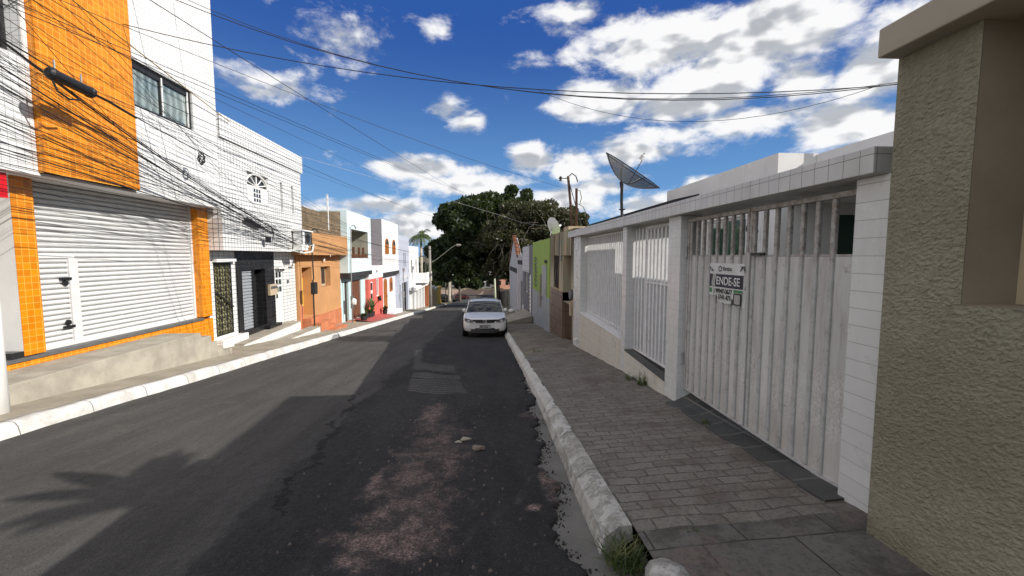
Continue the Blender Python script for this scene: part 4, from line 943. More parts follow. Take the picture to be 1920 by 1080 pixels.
m = M(); m.tube([(-6.45,16.3,-2.9),(-6.45,16.3,-.9)], .03, 8); m.tube([(-6.42,16.3,-.9),(-6.45,16.28,.85),(-6.4,16.3,1.0),(-6.3,16.35,1.02),(-6.24,16.4,.92)], .026, 8); obj('pole', m, MAT['dark_iron'], mp)
m = M(); m.box(-6.5,-6.34,16.18,16.46,-1.45,-1.0); obj('meter_box', m, MAT['dirt_dark'], mp, bevel=.02)

# orange house
oh = thing('orange_house', (-8.5,18.6,-3), 'orange plastered house with terracotta base and raw brick wall above it', 'house')
g = M(); facade(g, -7.0, 16.33, 20.98, -3.6, .04, 1, [(16.65,17.60,-2.42,-.45,.42),(18.55,19.68,-1.36,-.46,.26)], D=5); obj('wall', g, MAT['orange_paint'], oh)
g = M(); g.box(-9.5,-6.6,16.06,20.97,.041,.92); obj('overhang', g, MAT['orange_paint'], oh)
g = M(); g.prism([(16.05,.921),(20.96,.921),(20.96,2.16),(19.6,2.02),(18.2,1.86),(16.9,1.90),(16.05,2.0)], 'x', -9.4, -6.9); obj('brick_wall', g, MAT['brick'], oh)
m = M(); m.prism([(17.70,-3.6),(20.975,-3.9),(20.975,-2.55),(17.70,-2.50)], 'x', -7.0, -6.975); m.prism([(16.34,-3.6),(16.66,-3.6),(16.66,-1.95),(16.34,-1.9)], 'x', -7.0, -6.975); obj('plinth', m, MAT['terracotta'], oh)
m = M(); m.box(-7.41,-7.37,16.66,17.59,-2.42,-.9); dd = obj('door', m, MAT['yellow_paint'], oh); m = M(); m.box(-7.37,-7.33,17.4,17.45,-1.5,-1.4); obj('handle', m, MAT['dark_iron'], dd)
m = M(); m.box(-7.25,-7.23,18.56,19.67,-1.35,-.47); ww = obj('window', m, MAT['tan'], oh); m = M()
for a in (18.65,19.2): m.box(-7.229,-7.222,a,a+.4,-1.25,-.58)
obj('pane', m, MAT['glass_dark'], ww)
m = M(); m.box(-6.998,-6.3,16.55,17.68,-3.4,-2.62); m.box(-6.998,-6.65,16.55,17.68,-2.62,-2.44); m.box(-6.6,-6.3,17.68,18.2,-3.5,-2.86); m.box(-6.28,-5.98,16.9,18.6,-3.5,-2.98)
obj('steps', m, MAT['terracotta'], oh)
m = M(); m.box(-6.6,-6.592,18.6,18.68,-.02,.03); m.tube([(-6.9,18.7,-.1),(-6.9,18.7,-.22)], .05, 8); obj('wall_light', m, MAT['white_bright'], oh)
m = M(); m.box(-6.94,-6.88,19.32,19.40,1.15,2.75); obj('white_pipe', m, MAT['plastic_white'], oh)

# aqua house
aq = thing('aqua_house', (-8.5,23,-3.5), 'pale aqua two-storey house with an open balcony and brown timber doors', 'house')
g = M(); facade(g, -6.6, 21.0, 25.3, -.84, 2.23, 1, [(21.52,24.66,-.12,1.36,1.3)], D=5, mj=1); obj('upper_wall', g, [MAT['aqua_paint'], plaster('drab_balcony_paint', (.34,.33,.27), .1, .2)], aq)
g = M(); facade(g, -7.0, 21.0, 25.28, -4.2, -.84, 1, [(21.56,22.20,-3.42,-1.32,.12),(22.66,24.4,-3.45,-1.32,.08)], D=4); obj('lower_wall', g, MAT['aqua_dark'], aq)
m = M(); m.box(-6.99,-6.57,20.99,25.29,-1.08,-.843); obj('dark_band', m, MAT['dark_band'], aq)
m = M(); m.box(-7.88,-7.84,21.6,22.8,-.1,1.2); obj('inner_wall', m, MAT['cream'], aq)
door_panel(-7.12,21.57,22.19,-3.42,-1.33,1,MAT['wood_dark'],aq,3); door_panel(-7.08,22.67,24.39,-3.45,-1.33,1,MAT['wood'],aq,6)
m = M(); m.box(-7.0,-6.6,21.05,22.3,-4.2,-3.35); obj('step', m, MAT['terracotta'], aq)
m = M(); m.box(-6.70,-6.64,21.54,24.64,.02,.10); m.box(-6.70,-6.64,21.54,24.64,-.11,-.04)
for k in range(13): y = 21.7+.235*k; m.box(-6.69,-6.65,y-.03,y+.03,-.04,.02)
for y in (22.15,23.1,23.9): m.box(-6.72,-6.62,y-.06,y+.06,-.12,.46)
obj('railing', m, MAT['wood'], aq)
m = M(); m.tube([(-6.52,21.15,-3.9),(-6.52,21.15,-1.0),(-6.5,21.2,1.3),(-6.45,21.3,1.52),(-6.38,21.45,1.52),(-6.34,21.55,1.36)], .03, 8); tag(obj('service_pole', m, MAT['grey_metal'], smooth=True), 'thin steel service pole with a hooked top at the corner of the aqua house', 'pole')
mm = thing('electric_meter', (-6.5,21.3,-2.3), 'rounded pale meter box on the service pole by the aqua house doors', 'meter')
m = M(); m.lathe((-6.58,21.32,-2.3), [(0,0),(.17,.0),(.19,.1),(.15,.2),(0,.22)], 14, axis=(1,0,0)); obj('cover', m, MAT['plastic_white'], mm); m = M(); m.box(-6.6,-6.5,21.2,21.45,-2.62,-2.0); obj('back_box', m, MAT['plastic_grey'], mm)

# low coral red house between
rh = thing('coral_house', (-8.5,26.7,-3.8), 'narrow coral red house front with a white frieze and white grilled door', 'house')
g = M(); facade(g, -6.8, 25.3, 28.85, -4.4, -1.40, 1, [(25.75,26.35,-3.75,-1.55,.08),(27.1,27.8,-2.6,-1.45,.08)], D=4); obj('wall', g, MAT['red_paint'], rh)
g = M(); facade(g, -6.78, 25.3, 28.85, -1.40, -.62, 1, [], D=3.9); obj('frieze', g, MAT['white_bright'], rh)
g = M(); g.box(-10.5,-8.4,25.3,28.84,-.62,.35); obj('rear_wall', g, MAT['red_paint'], rh)
text('house_number', '2013', .22, (-6.775,27.0,-1.05), MAT['dark_band'], rh, ROT_L, .002, .004)
m = M(); m.box(-6.86,-6.84,25.76,26.34,-3.75,-1.56); dd = obj('door', m, MAT['door_white'], rh)
m = M()
for z in (-3.4,-2.75,-2.1): m.box(-6.838,-6.83,25.85,26.25,z,z+.45)
obj('pane', m, MAT['glass_dark'], dd)
window(-6.87,27.1,27.8,-2.6,-1.45,1,rh,MAT['door_white'],MAT['glass_clear'],.06,1)
fl = M(); fl.grid([[(x,y,zL(y)+.02+(.18*min(1,(-5.75-x)/1.1) if x < -5.75 else 0)) for x in (-6.78,-6.4,-6.0,-5.75)] for y in (21.9,23.5,25,27,28.3)]); struct('red_floor', fl, MAT['red_floor'])

# white house with arched windows
ah = thing('arched_white_house', (-8.5,31,-4), 'two-storey white house with brown arched shutters', 'house')
def arch_pts(y0, y1, z0, z1, n=8):
    r = (y1-y0)/2; c = (y0+y1)/2; return [(y0,z0),(y1,z0)] + [(c+r*math.cos(a), z1-r*.8+r*.8*math.sin(a)) for a in np.linspace(0,math.pi,n)]
g = M(); facade(g, -6.8, 28.9, 34.3, -1.15, 2.5, 1, [], D=4.5); obj('wall', g, MAT['white_wall'], ah)
g = M(); g.face([(-6.802,28.897,-1.15),(-6.802,28.897,2.5),(-11.3,28.897,2.5),(-11.3,28.897,-1.15)]); obj('side_wall', g, MAT['grey_paint'], ah)
g = M(); facade(g, -7.1, 28.9, 34.3, -5.2, -1.15, 1, [], D=4); obj('lower_wall', g, MAT['lilac'], ah)
m = M(); m.box(-7.09,-6.77,28.89,34.31,-1.38,-1.153); obj('dark_band', m, MAT['dark_band'], ah)
for a, b, c, d, X in ((29.7,30.75,.15,1.25,-6.8),(32.0,33.05,.15,1.25,-6.8)):
    m = M(); m.prism(arch_pts(a,b,c,d), 'x', X, X+.05); w_ = obj('window', m, MAT['wood_warm'], ah); m = M(); m.prism(arch_pts(a+.12,b-.12,d-.42,d-.1), 'x', X+.05, X+.06); obj('pane', m, MAT['dark_band'], w_)
m = M(); m.prism(arch_pts(30.3,31.2,-4.05,-1.62), 'x', -7.1, -7.04); dd = obj('door', m, MAT['wood_warm'], ah); m = M(); m.box(-7.04,-7.0,31.0,31.06,-3.0,-2.85); obj('handle', m, MAT['dark_iron'], dd)
m = M(); m.prism(arch_pts(32.2,33.1,-2.7,-1.62), 'x', -7.1, -7.04); w_ = obj('window', m, MAT['wood_warm'], ah); m = M(); m.box(-7.04,-7.03,32.35,32.95,-2.55,-2.0); obj('pane', m, MAT['wood'], w_)
m = M(); m.box(-7.1,-6.35,30.0,33.2,-5.4,-4.1); obj('step', m, MAT['lilac'], ah)
# lavender tiled house
lh = thing('lavender_house', (-8.5,36.5,-4.5), 'pale lavender tiled house with a dark open garage', 'house')
g = M(); facade(g, -6.82, 34.32, 39.3, -6.2, 1.72, 1, [(36.6,37.0,-.95,.3,.1),(37.35,37.7,-.95,.3,.1),(34.5,35.3,-4.8,-2.4,.12),(35.8,38.4,-5.2,-2.3,.9)], D=5); obj('wall', g, MAT['lavender_tile'], lh)
window(-6.92,36.6,37.0,-.95,.3,1,lh,MAT['black_metal'],bars=0); window(-6.92,37.35,37.7,-.95,.3,1,lh,MAT['black_metal'],bars=0)
door_panel(-6.94,34.5,35.3,-4.8,-2.4,1,MAT['grey_shutter'],lh,3); m = M()
for k in range(14): m.box(-7.0,-6.97,35.85+.18*k,35.88+.18*k,-5.2,-2.35)
m.box(-7.7,-7.68,35.8,38.4,-5.2,-2.3); obj('garage_gate', m, MAT['black_metal'], lh)
m = M(); m.box(-6.8,-6.55,36.0,36.25,-1.9,-1.6); m.box(-6.8,-6.55,38.0,38.25,-1.9,-1.6); obj('wall_lamp', m, MAT['white_bright'], lh)
# white house with balcony
bh = thing('balcony_house', (-8.5,43,-5), 'tall narrow white house with a small balcony over grey garage doors', 'house')
g = M(); facade(g, -6.85, 39.35, 45.2, -6.4, .95, 1, [(40.5,41.2,-1.65,-.35,.12),(43.2,43.9,-2.4,-.35,.12)], D=5); obj('wall', g, MAT['white_bright'], bh)
window(-6.97,40.5,41.2,-1.65,-.35,1,bh,MAT['black_metal'],bars=0); m = M(); m.box(-6.96,-6.93,43.2,43.9,-2.4,-.35); obj('balcony_door', m, MAT['dark_band'], bh)
m = M(); m.box(-6.85,-5.7,42.8,47.2,-2.75,-2.55); m.box(-5.8,-5.7,42.8,47.2,-2.55,-1.7); m.box(-6.85,-5.8,42.8,42.9,-2.55,-1.7); obj('balcony', m, MAT['white_bright'], bh)
m = M(); m.box(-6.84,-6.2,39.4,47.6,-3.25,-2.95); obj('canopy', m, MAT['white_bright'], bh)
for y in (39.8,41.9,43.9,45.9): m = M(); m.box(-6.84,-6.4,y,y+.35,-6.6,-3.25); obj('pillar', m, MAT['white_bright'], bh)
for y in (40.2,42.3,44.3): m = M(); m.box(-6.8,-6.74,y,y+1.55,-6.4,-3.3); obj('garage_door', m, MAT['grey_shutter'], bh)
g = M(); g.box(-11,-6.85,45.2,47.7,-6.6,-2.9); obj('side_wing', g, MAT['white_wall'], bh)
for args in (('brown_gate_wall','brick brown boundary wall between the white balcony house and the cream wall',47.7,50.2,-3.2,paint('brown_wall_paint', (.30,.10,.04), .7)),
             ('cream_wall','cream boundary wall with a white coping behind the utility pole',50.25,54.0,-4.0,MAT['cream']),
             ('yellow_cream_wall','pale yellow boundary wall with a white coping next to the bright yellow wall',54.05,57.5,-4.4,plaster('pale_yellow_paint', (.60,.47,.22), .08, .2)),
             ('yellow_wall','bright mustard yellow wall at the far street corner',57.55,62,-4.6,MAT['yellow_paint'])):
    nm, lb, a, b, z, mt = args
    t = thing(nm, (-6.3,(a+b)/2,zr(b)), lb, 'wall'); g = M(); g.box(-6.6,-6.2,a,b,zr(b)-.5,z); obj('wall', g, mt, t)
    g = M(); g.box(-6.66,-6.12,a,b,z+.002,z+.22); obj('coping', g, MAT['white_bright'] if 'yellow_wall' != nm else mt, t)
gwl = M(); gwl.box(-9.5,-6.7,48,53,-7,-2.4); tag(obj('grey_shed', gwl, MAT['grey_paint']), 'plain grey shed wall rising behind the cream boundary wall', 'shed')
# ================================================================== VEHICLES
def wheel_mb(x, y, z, r=.30, w=.19, s=1):
    a = M(); a.lathe((x,y,z), [(r*.62,-w/2),(r*.93,-w/2),(r,-w/2+.03),(r,w/2-.03),(r*.93,w/2),(r*.62,w/2),(r*.62,-w/2)], 24, axis=(1,0,0))
    b = M(); b.lathe((x,y,z), [(0,-w*.3),(r*.62,-w*.35),(r*.62,w*.35),(0,w*.3)], 20, axis=(1,0,0))
    for k in range(5):
        t = 2*math.pi*k/5; b.tube([(x+s*w*.40,y,z),(x+s*w*.42,y+r*.6*math.cos(t),z+r*.6*math.sin(t))], .035, 5)
    return a, b
def make_car(name, label, cat, loc, rot, paintm, kind='hatch', face=True, group=None):
    """body lofted along its length; local front at y=0 facing -y, wheels on z=0"""
    t = thing(name, (0,0,0), label, cat, group)
    hw = .828
    if kind == 'hatch':
        # y, zlow, zshoulder, ztop(centre of hood / belt), half width
        st = [(.00,.30,.50,.60,.60),(.03,.22,.56,.665,.70),(.12,.19,.66,.72,.775),(.35,.19,.74,.80,.81),(.75,.20,.84,.91,.825),(1.02,.20,.90,.965,hw),(1.9,.20,.92,.96,hw),(2.9,.21,.95,.98,hw),(3.45,.24,.96,1.0,.80),(3.78,.28,.93,.98,.74),(3.86,.33,.75,.90,.70)]
        ro = [(1.0,.955,.70,.68),(1.12,1.03,.70,.655),(1.62,1.36,.665,.575),(1.85,1.435,.65,.55),(2.3,1.464,.64,.55),(2.9,1.44,.63,.54),(3.35,1.37,.61,.54),(3.62,1.16,.64,.60),(3.74,1.0,.68,.66)]
        L = 3.86; wy = (.72, 3.18)
    else:
        st = [(.00,.30,.52,.60,.60),(.04,.22,.58,.68,.72),(.15,.2,.68,.74,.79),(.45,.2,.76,.82,.82),(.9,.2,.85,.92,.83),(1.25,.2,.9,.96,hw),(2.2,.2,.93,.96,hw),(3.2,.21,.96,.98,hw),(3.7,.24,.97,1.02,.81),(4.15,.28,.94,.99,.76),(4.25,.33,.75,.90,.70)]
        ro = [(1.25,.95,.70,.68),(1.4,1.04,.70,.655),(1.95,1.36,.665,.575),(2.2,1.44,.65,.55),(2.6,1.465,.64,.55),(3.0,1.44,.63,.54),(3.3,1.37,.61,.54),(3.65,1.14,.64,.60),(3.8,1.0,.68,.66)]
        L = 4.25; wy = (.8, 3.42)
    b = M(); rows = []
    for y, zl, zs, zt, w in st:
        h = [(w*.80,zl),(w*.96,zl+.06),(w,zl+.18 if zl+.18 < zs-.1 else (zl+zs)/2),(w*.995,(zl+zs)/2+.08),(w*.975,zs),(w*.90,zs+(zt-zs)*.55),(w*.55,zt-.012),(0,zt)]
        rows.append([(x,y,z) for x, z in h] + [(-x,y,z) for x, z in h[::-1][1:]])
    b.grid(rows); b.face(rows[0][::-1]); b.face(rows[-1])
    for row in rows: pass
    # floor
    b.grid([[rows[i][0], rows[i][-1]] for i in range(len(rows))][::-1])
    body = obj('body', b, paintm, t, smooth=True, sub=2)
    c = M(); rr = []
    for y, z, wb, wt in ro:
        rr.append((y,z,wb,wt))
    # roof skin (top) as a loft with rounded edge
    tops = []
    for y, z, wb, wt in ro[2:-2]:
        tops.append([(x,y,zz) for x, zz in ((-wt-.045,z-.075),(-wt-.005,z-.02),(-wt*.7,z+.004),(0,z+.018),(wt*.7,z+.004),(wt+.005,z-.02),(wt+.045,z-.075))])
    c.grid(tops); c.grid([r[::-1] for r in [[(x,y,z-.03) for x,y,z in q] for q in tops]])
    # pillars
    def pil(p, q, r=.032): c.tube([p,q], r, 6)
    for s in (1,-1):
        pil((s*.715,ro[0][0]+.03,.935),(s*(ro[2][3]+.03),ro[2][0]+.02,ro[2][1]-.05), .036)
        pil((s*.72,(st[6][0]+.35),.95),(s*.625,(st[6][0]+.28),1.40), .045)
        pil((s*.70,ro[-1][0]-.02,.98),(s*.60,ro[-3][0],1.34), .075)
    obj('roof', c, paintm, t, smooth=True)
    g = M()
    A, B = ro[0], ro[2]
    cs = [(-1,.0),(-.6,-.05),(0,-.075),(.6,-.05),(1,.0)]
    g.grid([[(k*A[2],A[0]+d,A[1]-.01) for k, d in cs],[(k*(A[2]+B[3])/2*1.02,(A[0]+B[0])/2+d,(A[1]+B[1])/2+.03) for k, d in cs],[(k*(B[3]+.02),B[0]+d,B[1]-.01) for k, d in cs]])
    obj('windscreen', g, MAT['car_glass'], t, smooth=True)
    g = M(); A, B = ro[-1], ro[-3]
    g.grid([[(k*B[3],B[0],B[1]) for k in (1,.5,0,-.5,-1)],[(k*A[2],A[0],A[1]) for k in (1,.5,0,-.5,-1)]]); obj('rear_window', g, MAT['car_glass'], t, smooth=True)
    for s in (1,-1):
        g = M(); y0, y1 = ro[0][0]+.12, ro[-1][0]-.1; P = [(s*.725,y0,.95),(s*.73,y1,.99),(s*.62,ro[-3][0],1.345),(s*.60,ro[4][0],1.42),(s*.615,ro[2][0]+.08,1.33)]
        g.face(P if s > 0 else P[::-1]); obj('side_window', g, MAT['car_glass'], t)
        m = M(); m.lathe((s*.81,ro[0][0]+.18,1.0), [(0,-.075),(.05,-.07),(.075,-.03),(.08,.03),(.055,.075),(0,.08)], 10, axis=(1,0,0)); obj('mirror', m, paintm, t, smooth=True)
        for y in wy:
            a, rm = wheel_mb(s*.735,y,.295,.295,.19,s); w = obj('wheel', a, MAT['tyre'], t, smooth=True); obj('rim', rm, MAT['rim'], w)
    # dark wheel arches
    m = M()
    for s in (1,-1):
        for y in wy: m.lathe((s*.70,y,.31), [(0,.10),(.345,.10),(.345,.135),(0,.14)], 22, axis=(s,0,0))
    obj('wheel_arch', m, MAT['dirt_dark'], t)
    if face:
        for s in (1,-1):
            m = M(); P = [(.40,-.012,.585),(.52,.0,.575),(.64,.035,.59),(.735,.10,.64),(.765,.17,.72),(.70,.10,.735),(.57,.04,.705),(.43,.0,.665)]
            P = [(s*x,y-.02,z) for x,y,z in P]; Q = [(x,y+.10,z) for x,y,z in P]; n = len(P); f = P if s < 0 else P[::-1]
            m.face(f)
            for i in range(n): m.face([P[i],P[(i+1)%n],Q[(i+1)%n],Q[i]] if s > 0 else [P[i],Q[i],Q[(i+1)%n],P[(i+1)%n]])
            hl = obj('headlight', m, MAT['lamp_dark'], t)
            m = M(); m.lathe((s*.60,.0,.645), [(.0,-.0),(.048,-.0),(.055,.02)], 14, axis=(0,-1,0)); m2 = m
            obj('lens', m, MAT['chrome'], hl)
        m = M(); m.grid([[(x,-.040+.075*abs(x/.46)**2.2,z) for x in np.linspace(-.46,.46,9)] for z in (.555,.685)][::-1]); obj('grille', m, MAT['black_metal'], t)
        m = M(); m.grid([[(x*(1-.08*k),-.045+.10*abs(x/.66)**2.6+.02*k*(1 if k else 0),.17+.19*k+ (.05*abs(x/.66)**3 if k==0 else -.02*abs(x/.66)**3)) for x in np.linspace(-.70,.70,13)] for k in (0,.5,1)][::-1]); obj('air_intake', m, MAT['black_metal'], t)
        m = M(); m.tube([(.066*math.cos(a),-.052,.622+.066*math.sin(a)) for a in np.linspace(0,2*math.pi,25)], .009, 6, cap=False)
        for p in ([(-.040,.665),(-.014,.622),(0,.640),(.014,.622),(.040,.665)][:],[(-.052,.640),(-.024,.570),(0,.618),(.024,.570),(.052,.640)]):
            m.tube([(x,-.055,z) for x, z in p], .0075, 5)
        obj('emblem', m, MAT['chrome'], t)
        m = M(); m.box(-.205,.205,-.075,-.045,.345,.475); pl = obj('number_plate', m, MAT['plate'], t)
        text('plate_text', 'PGF 6384', .095, (-.19,-.0775,.37), MAT['plate_ink'], pl, ROT_F, .001, .002, xscale=.80)
        m = M(); m.box(-.2,.2,-.0765,-.0755,.447,.470); obj('plate_strip', m, MAT['plastic_grey'], pl)
        # seats and dashboard seen through the windscreen
        m = M()
        for x in (-.36,.36): m.box(x-.22,x+.22,1.95,2.12,.55,1.10); m.box(x-.12,x+.12,1.98,2.06,1.12,1.30)
        m.box(-.66,.66,1.15,1.4,.80,.93); m.box(-.62,.62,2.9,3.02,.6,1.08); obj('interior', m, MAT['dirt_dark'], t)
    else:
        m = M()
        for s in (1,-1): m.box(s*.45-.13,s*.45+.13,-.015,.06,.58,.68)
        obj('headlight', m, MAT['lamp_glass'], t)
        m = M(); m.box(-.4,.4,-.02,.05,.52,.6); obj('grille', m, MAT['black_metal'], t)
        m = M()
        for s in (1,-1): m.box(s*.58-.1,s*.58+.1,L-.03,L+.01,.72,.92)
        obj('tail_light', m, MAT['red_sign'], t)
    t.location = loc; t.rotation_euler = rot; t.scale = (1,1,.94)
    return t
def m_cg():
    t = T('tinted_car_glass'); g = t.n('ShaderNodeBsdfGlossy', {'Color': (1,1,1,1), 'Roughness': .02}); tr = t.n('ShaderNodeBsdfTransparent', {'Color': (.07,.09,.115,1)})
    fr = t.n('ShaderNodeFresnel', {'IOR': 1.5}); mx = t.n('ShaderNodeMixShader', {0: fr.outputs[0], 1: tr.outputs[0], 2: g.outputs[0]}); t.nt.links.new(mx.outputs[0], t.out.inputs[0]); return t.mat
MAT['car_glass'] = m_cg()
sl = -math.atan(.09)
make_car('parked_car', 'white hatchback parked facing the camera against the right-hand kerb', 'car', (.07,15.0,zr(15.0)+.0), (sl,0,0), MAT['car_white'], 'hatch', True)
make_car('parked_car', 'dark grey car parked directly behind the white hatchback', 'car', (.38,35.5,zr(35.5)), (sl,0,0), MAT['car_grey'], 'sedan', False, None)
make_car('parked_car', 'black car seen side-on across the far end of the street', 'car', (-7.6,108.5,zr(107)+.0), (0,0,R(88)), MAT['car_black'], 'sedan', False, 'cars at the far crossing')
make_car('parked_car', 'dark red car seen side-on across the far end of the street', 'car', (-3.4,108.8,zr(107)+.0), (0,0,R(88)), MAT['car_red'], 'hatch', False, 'cars at the far crossing')

# ================================================================== TREES
def leaves(name, parent, mat, centres, radii, per, size, flat=.75, loc=None, seed=1):
    """many small folded leaf cards spread through clumps"""
    rng = np.random.default_rng(seed); V = []; 
    cs = []
    for c, r, n in zip(centres, radii, per):
        d = rng.normal(size=(n,3)); d /= np.linalg.norm(d, axis=1)[:,None]
        rad = rng.uniform(.35,1.0,size=(n,1))**.6
        cs.append(np.array(c) + d*rad*np.array([r,r,r*flat]))
    cs = np.concatenate(cs); n = len(cs)
    a = rng.normal(size=(n,3)); a /= np.linalg.norm(a,axis=1)[:,None]
    b = rng.normal(size=(n,3)); b -= (a*b).sum(1)[:,None]*a; b /= np.linalg.norm(b,axis=1)[:,None]
    s = (size*rng.uniform(.6,1.3,size=n))[:,None]
    p0 = cs - a*s; p1 = cs + b*s*.45; p2 = cs + a*s; p3 = cs - b*s*.45
    V = np.stack([p0,p1,p2,p3],1).reshape(-1,3) - np.array(loc)
    me = bpy.data.meshes.new(name); me.vertices.add(4*n); me.vertices.foreach_set('co', V.ravel())
    me.loops.add(4*n); me.loops.foreach_set('vertex_index', np.arange(4*n)); me.polygons.add(n); me.polygons.foreach_set('loop_start', np.arange(0,4*n,4)); me.polygons.foreach_set('loop_total', np.full(n,4))
    me.update(); me.validate()
    return link(name, me, mat, parent, loc)
def broad_tree(loc, label, H, crown_c, crown_r, nclump, leaf_n, leaf_s, mat, seed, group=None, trunk_r=.35, cs=1.0, name='broadleaf_tree'):
    t = thing(name, loc, label, 'tree', group); rng = random.Random(seed)
    cx, cy, cz = crown_c; rx, ry, rz = crown_r
    cl = []
    for i in range(nclump):
        while True:
            u = [rng.uniform(-1,1) for _ in range(3)]
            q = sum(k*k for k in u)
            if q < 1 and q > .18 and not (u[2] < -.55 and abs(u[0]) < .5): break
        f = 1.0 if q > .5 else .92
        cl.append((cx+u[0]*rx*f, cy+u[1]*ry*f, cz+u[2]*rz*f))
    rad = [rng.uniform(.11,.22)*(rx+rz)*cs for _ in cl]
    tr = M(); top = Vector((cx,cy,cz-rz*.45)); base = Vector(loc)
    mid = Vector((base.x+(top.x-base.x)*.12, base.y, base.z+(top.z-base.z)*.6))
    tr.tube([base-Vector((0,0,.4)), base+Vector((0,0,.4)), mid, top], [trunk_r*1.5,trunk_r*1.1,trunk_r*.85,trunk_r*.6], 10)
    for c, r in list(zip(cl, rad))[::2]:
        s0 = mid.lerp(top, rng.uniform(.3,1)); c = Vector(c); m1 = s0.lerp(c,.5)+Vector((rng.uniform(-.5,.5),rng.uniform(-.5,.5),rng.uniform(-.1,.7)))
        tr.tube([s0,m1,c], [trunk_r*.4,trunk_r*.2,trunk_r*.06], 6)
    obj('trunk', tr, MAT['bark'], t, smooth=True)
    tot = sum(r**2 for r in rad); per = [max(20,int(leaf_n*r*r/tot)) for r in rad]
    leaves('crown', t, mat, cl, rad, per, leaf_s, .8, loc, seed)
    return t
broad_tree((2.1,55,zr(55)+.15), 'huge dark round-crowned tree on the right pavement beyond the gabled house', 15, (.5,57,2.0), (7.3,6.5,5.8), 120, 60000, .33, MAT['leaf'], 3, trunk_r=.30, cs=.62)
# drier vine-hung tree in front of its right-hand side
dt = broad_tree((6.6,49,zr(49)+.15), 'brownish sparse tree hung with dry vines right of the huge dark tree', 14, (5.9,49.5,1.4), (6.4,4.5,5.2), 90, 52000, .20, MAT['leaf_dry'], 9, trunk_r=.3, cs=.68, name='vine_hung_tree')
m = M(); rng = random.Random(21)
for k in range(110):
    a = rng.uniform(0,6.28); q = math.sqrt(rng.uniform(0,1)); x = 6.0+6.0*q*math.cos(a); z = 1.6+4.6*q*math.sin(a); y = 49.5-4.4*math.sqrt(max(0,1-q*q))-rng.uniform(-.3,.4)
    p = [Vector((x,y,z))]; d = Vector((rng.uniform(-1,1),rng.uniform(-.3,.1),rng.uniform(-.8,.6)))
    for i in range(5): d = (d+Vector((rng.uniform(-.7,.7),rng.uniform(-.2,.2),rng.uniform(-.8,.35)))).normalized(); p.append(p[-1]+d*rng.uniform(.25,.55))
    m.tube(p, [.035,.032,.028,.022,.016,.01], 4)
obj('twigs', m, paint('grey_dry_twigs', (.13,.11,.085), .9, 0, .3), dt)
broad_tree((5.0,62,zr(62)+.2), 'dark leafy tree standing up behind the huge tree crown, top right', 17, (5.2,62,7.4), (3.6,3,3.2), 16, 12000, .30, MAT['leaf'], 14, trunk_r=.3)
broad_tree((13.0,64,zr(64)), 'dark tree behind the pipe masts at the right end of the huge crown', 15, (13.2,64,4.2), (3.2,3,2.8), 34, 12000, .26, MAT['leaf_dry'], 51, trunk_r=.25, cs=.8)
broad_tree((-4.5,82,zr(82)), 'low dark tree under the left edge of the huge crown, behind the street lamp', 9, (-5.0,83,-3.4), (5.2,4,3.0), 18, 12000, .32, MAT['leaf'], 41, trunk_r=.25)
broad_tree((5.2,66,zr(66)), 'low dark tree behind the dark boundary wall below the huge crown', 8, (4.6,67,-2.2), (3.4,3,3.2), 16, 10000, .30, MAT['leaf'], 42, trunk_r=.25)
for i, (x, y, h, w, s, lb) in enumerate([(-11,128,7,6,31,'dark green tree far behind the yellow wall, leftmost of the far row'),(-4,126,8,6,32,'dark green far tree behind the black side-on car'),(-17,122,8,6,34,'dark green tree far beyond the rooftops left of the far row'),(9,120,9,7,33,'dark far tree behind the dark boundary wall')]):
    zb = -11.6 if y > 100 else zr(y)
    broad_tree((x,y,zb), lb, h, (x,y,zb+h*.62), (w,w*.7,h*.40), 16, 7000, .38, MAT['leaf'], s, 'trees at the far end of the street' if y > 100 else None, .3)
# royal palms
def palm(loc, label, H, crown, seed, group):
    t = thing('royal_palm', loc, label, 'palm tree', group); rng = random.Random(seed); x, y, z = loc; top = Vector((x+.1,y,z+H))
    m = M(); m.tube([(x,y,z-.3),(x,y,z+.4),(x+.05,y,z+H*.5),(x+.1,y,z+H*.86)], [.42,.34,.30,.26], 12); obj('trunk', m, MAT['bark_pale'], t, smooth=True)
    m = M(); m.tube([(x+.1,y,z+H*.85),(x+.1,y,z+H*.93),top], [.25,.22,.10], 10); obj('crownshaft', m, MAT['leaf_palm'], t, smooth=True)
    m = M()
    for k in range(17):
        a = 6.28*k/17+rng.uniform(-.15,.15); el = rng.choice([.15,.5,.8,1.15]); L = crown*rng.uniform(.85,1.1)
        p = top.copy(); d = Vector((math.cos(a)*math.cos(el),math.sin(a)*math.cos(el),math.sin(el))); pts = [p.copy()]
        for i in range(9): p = p+d*(L/9); d = (d+Vector((0,0,-.20-.02*i))).normalized(); pts.append(p.copy())
        m.tube(pts, [.05-.0045*i for i in range(10)], 4)
        side = Vector((-math.sin(a),math.cos(a),0))
        for i in range(1,10):
            for sg in (1,-1):
                for q in range(4):
                    b = pts[i-1].lerp(pts[i], q/4); ll = .75*math.sin(math.pi*(i-1+q/4+1.2)/11.5)+.12
                    tip = b + side*sg*ll*.8 + Vector((0,0,-ll*(.35+rng.uniform(0,.4)))) + (pts[i]-pts[i-1]).normalized()*ll*.4
                    w = (pts[i]-pts[i-1]).normalized()*.045
                    m.face([b-w,b+w,tip+w*.3,tip-w*.3])
    obj('crown', m, MAT['leaf_palm'], t)
palm((-13.7,94,-10.2), 'royal palm rising clear behind the white balcony house', 14.4, 3.7, 2, None)
palm((-8.4,105,-11.2), 'royal palm with a pale lit trunk, its fronds poking from the big tree', 15.2, 3.9, 6, None)

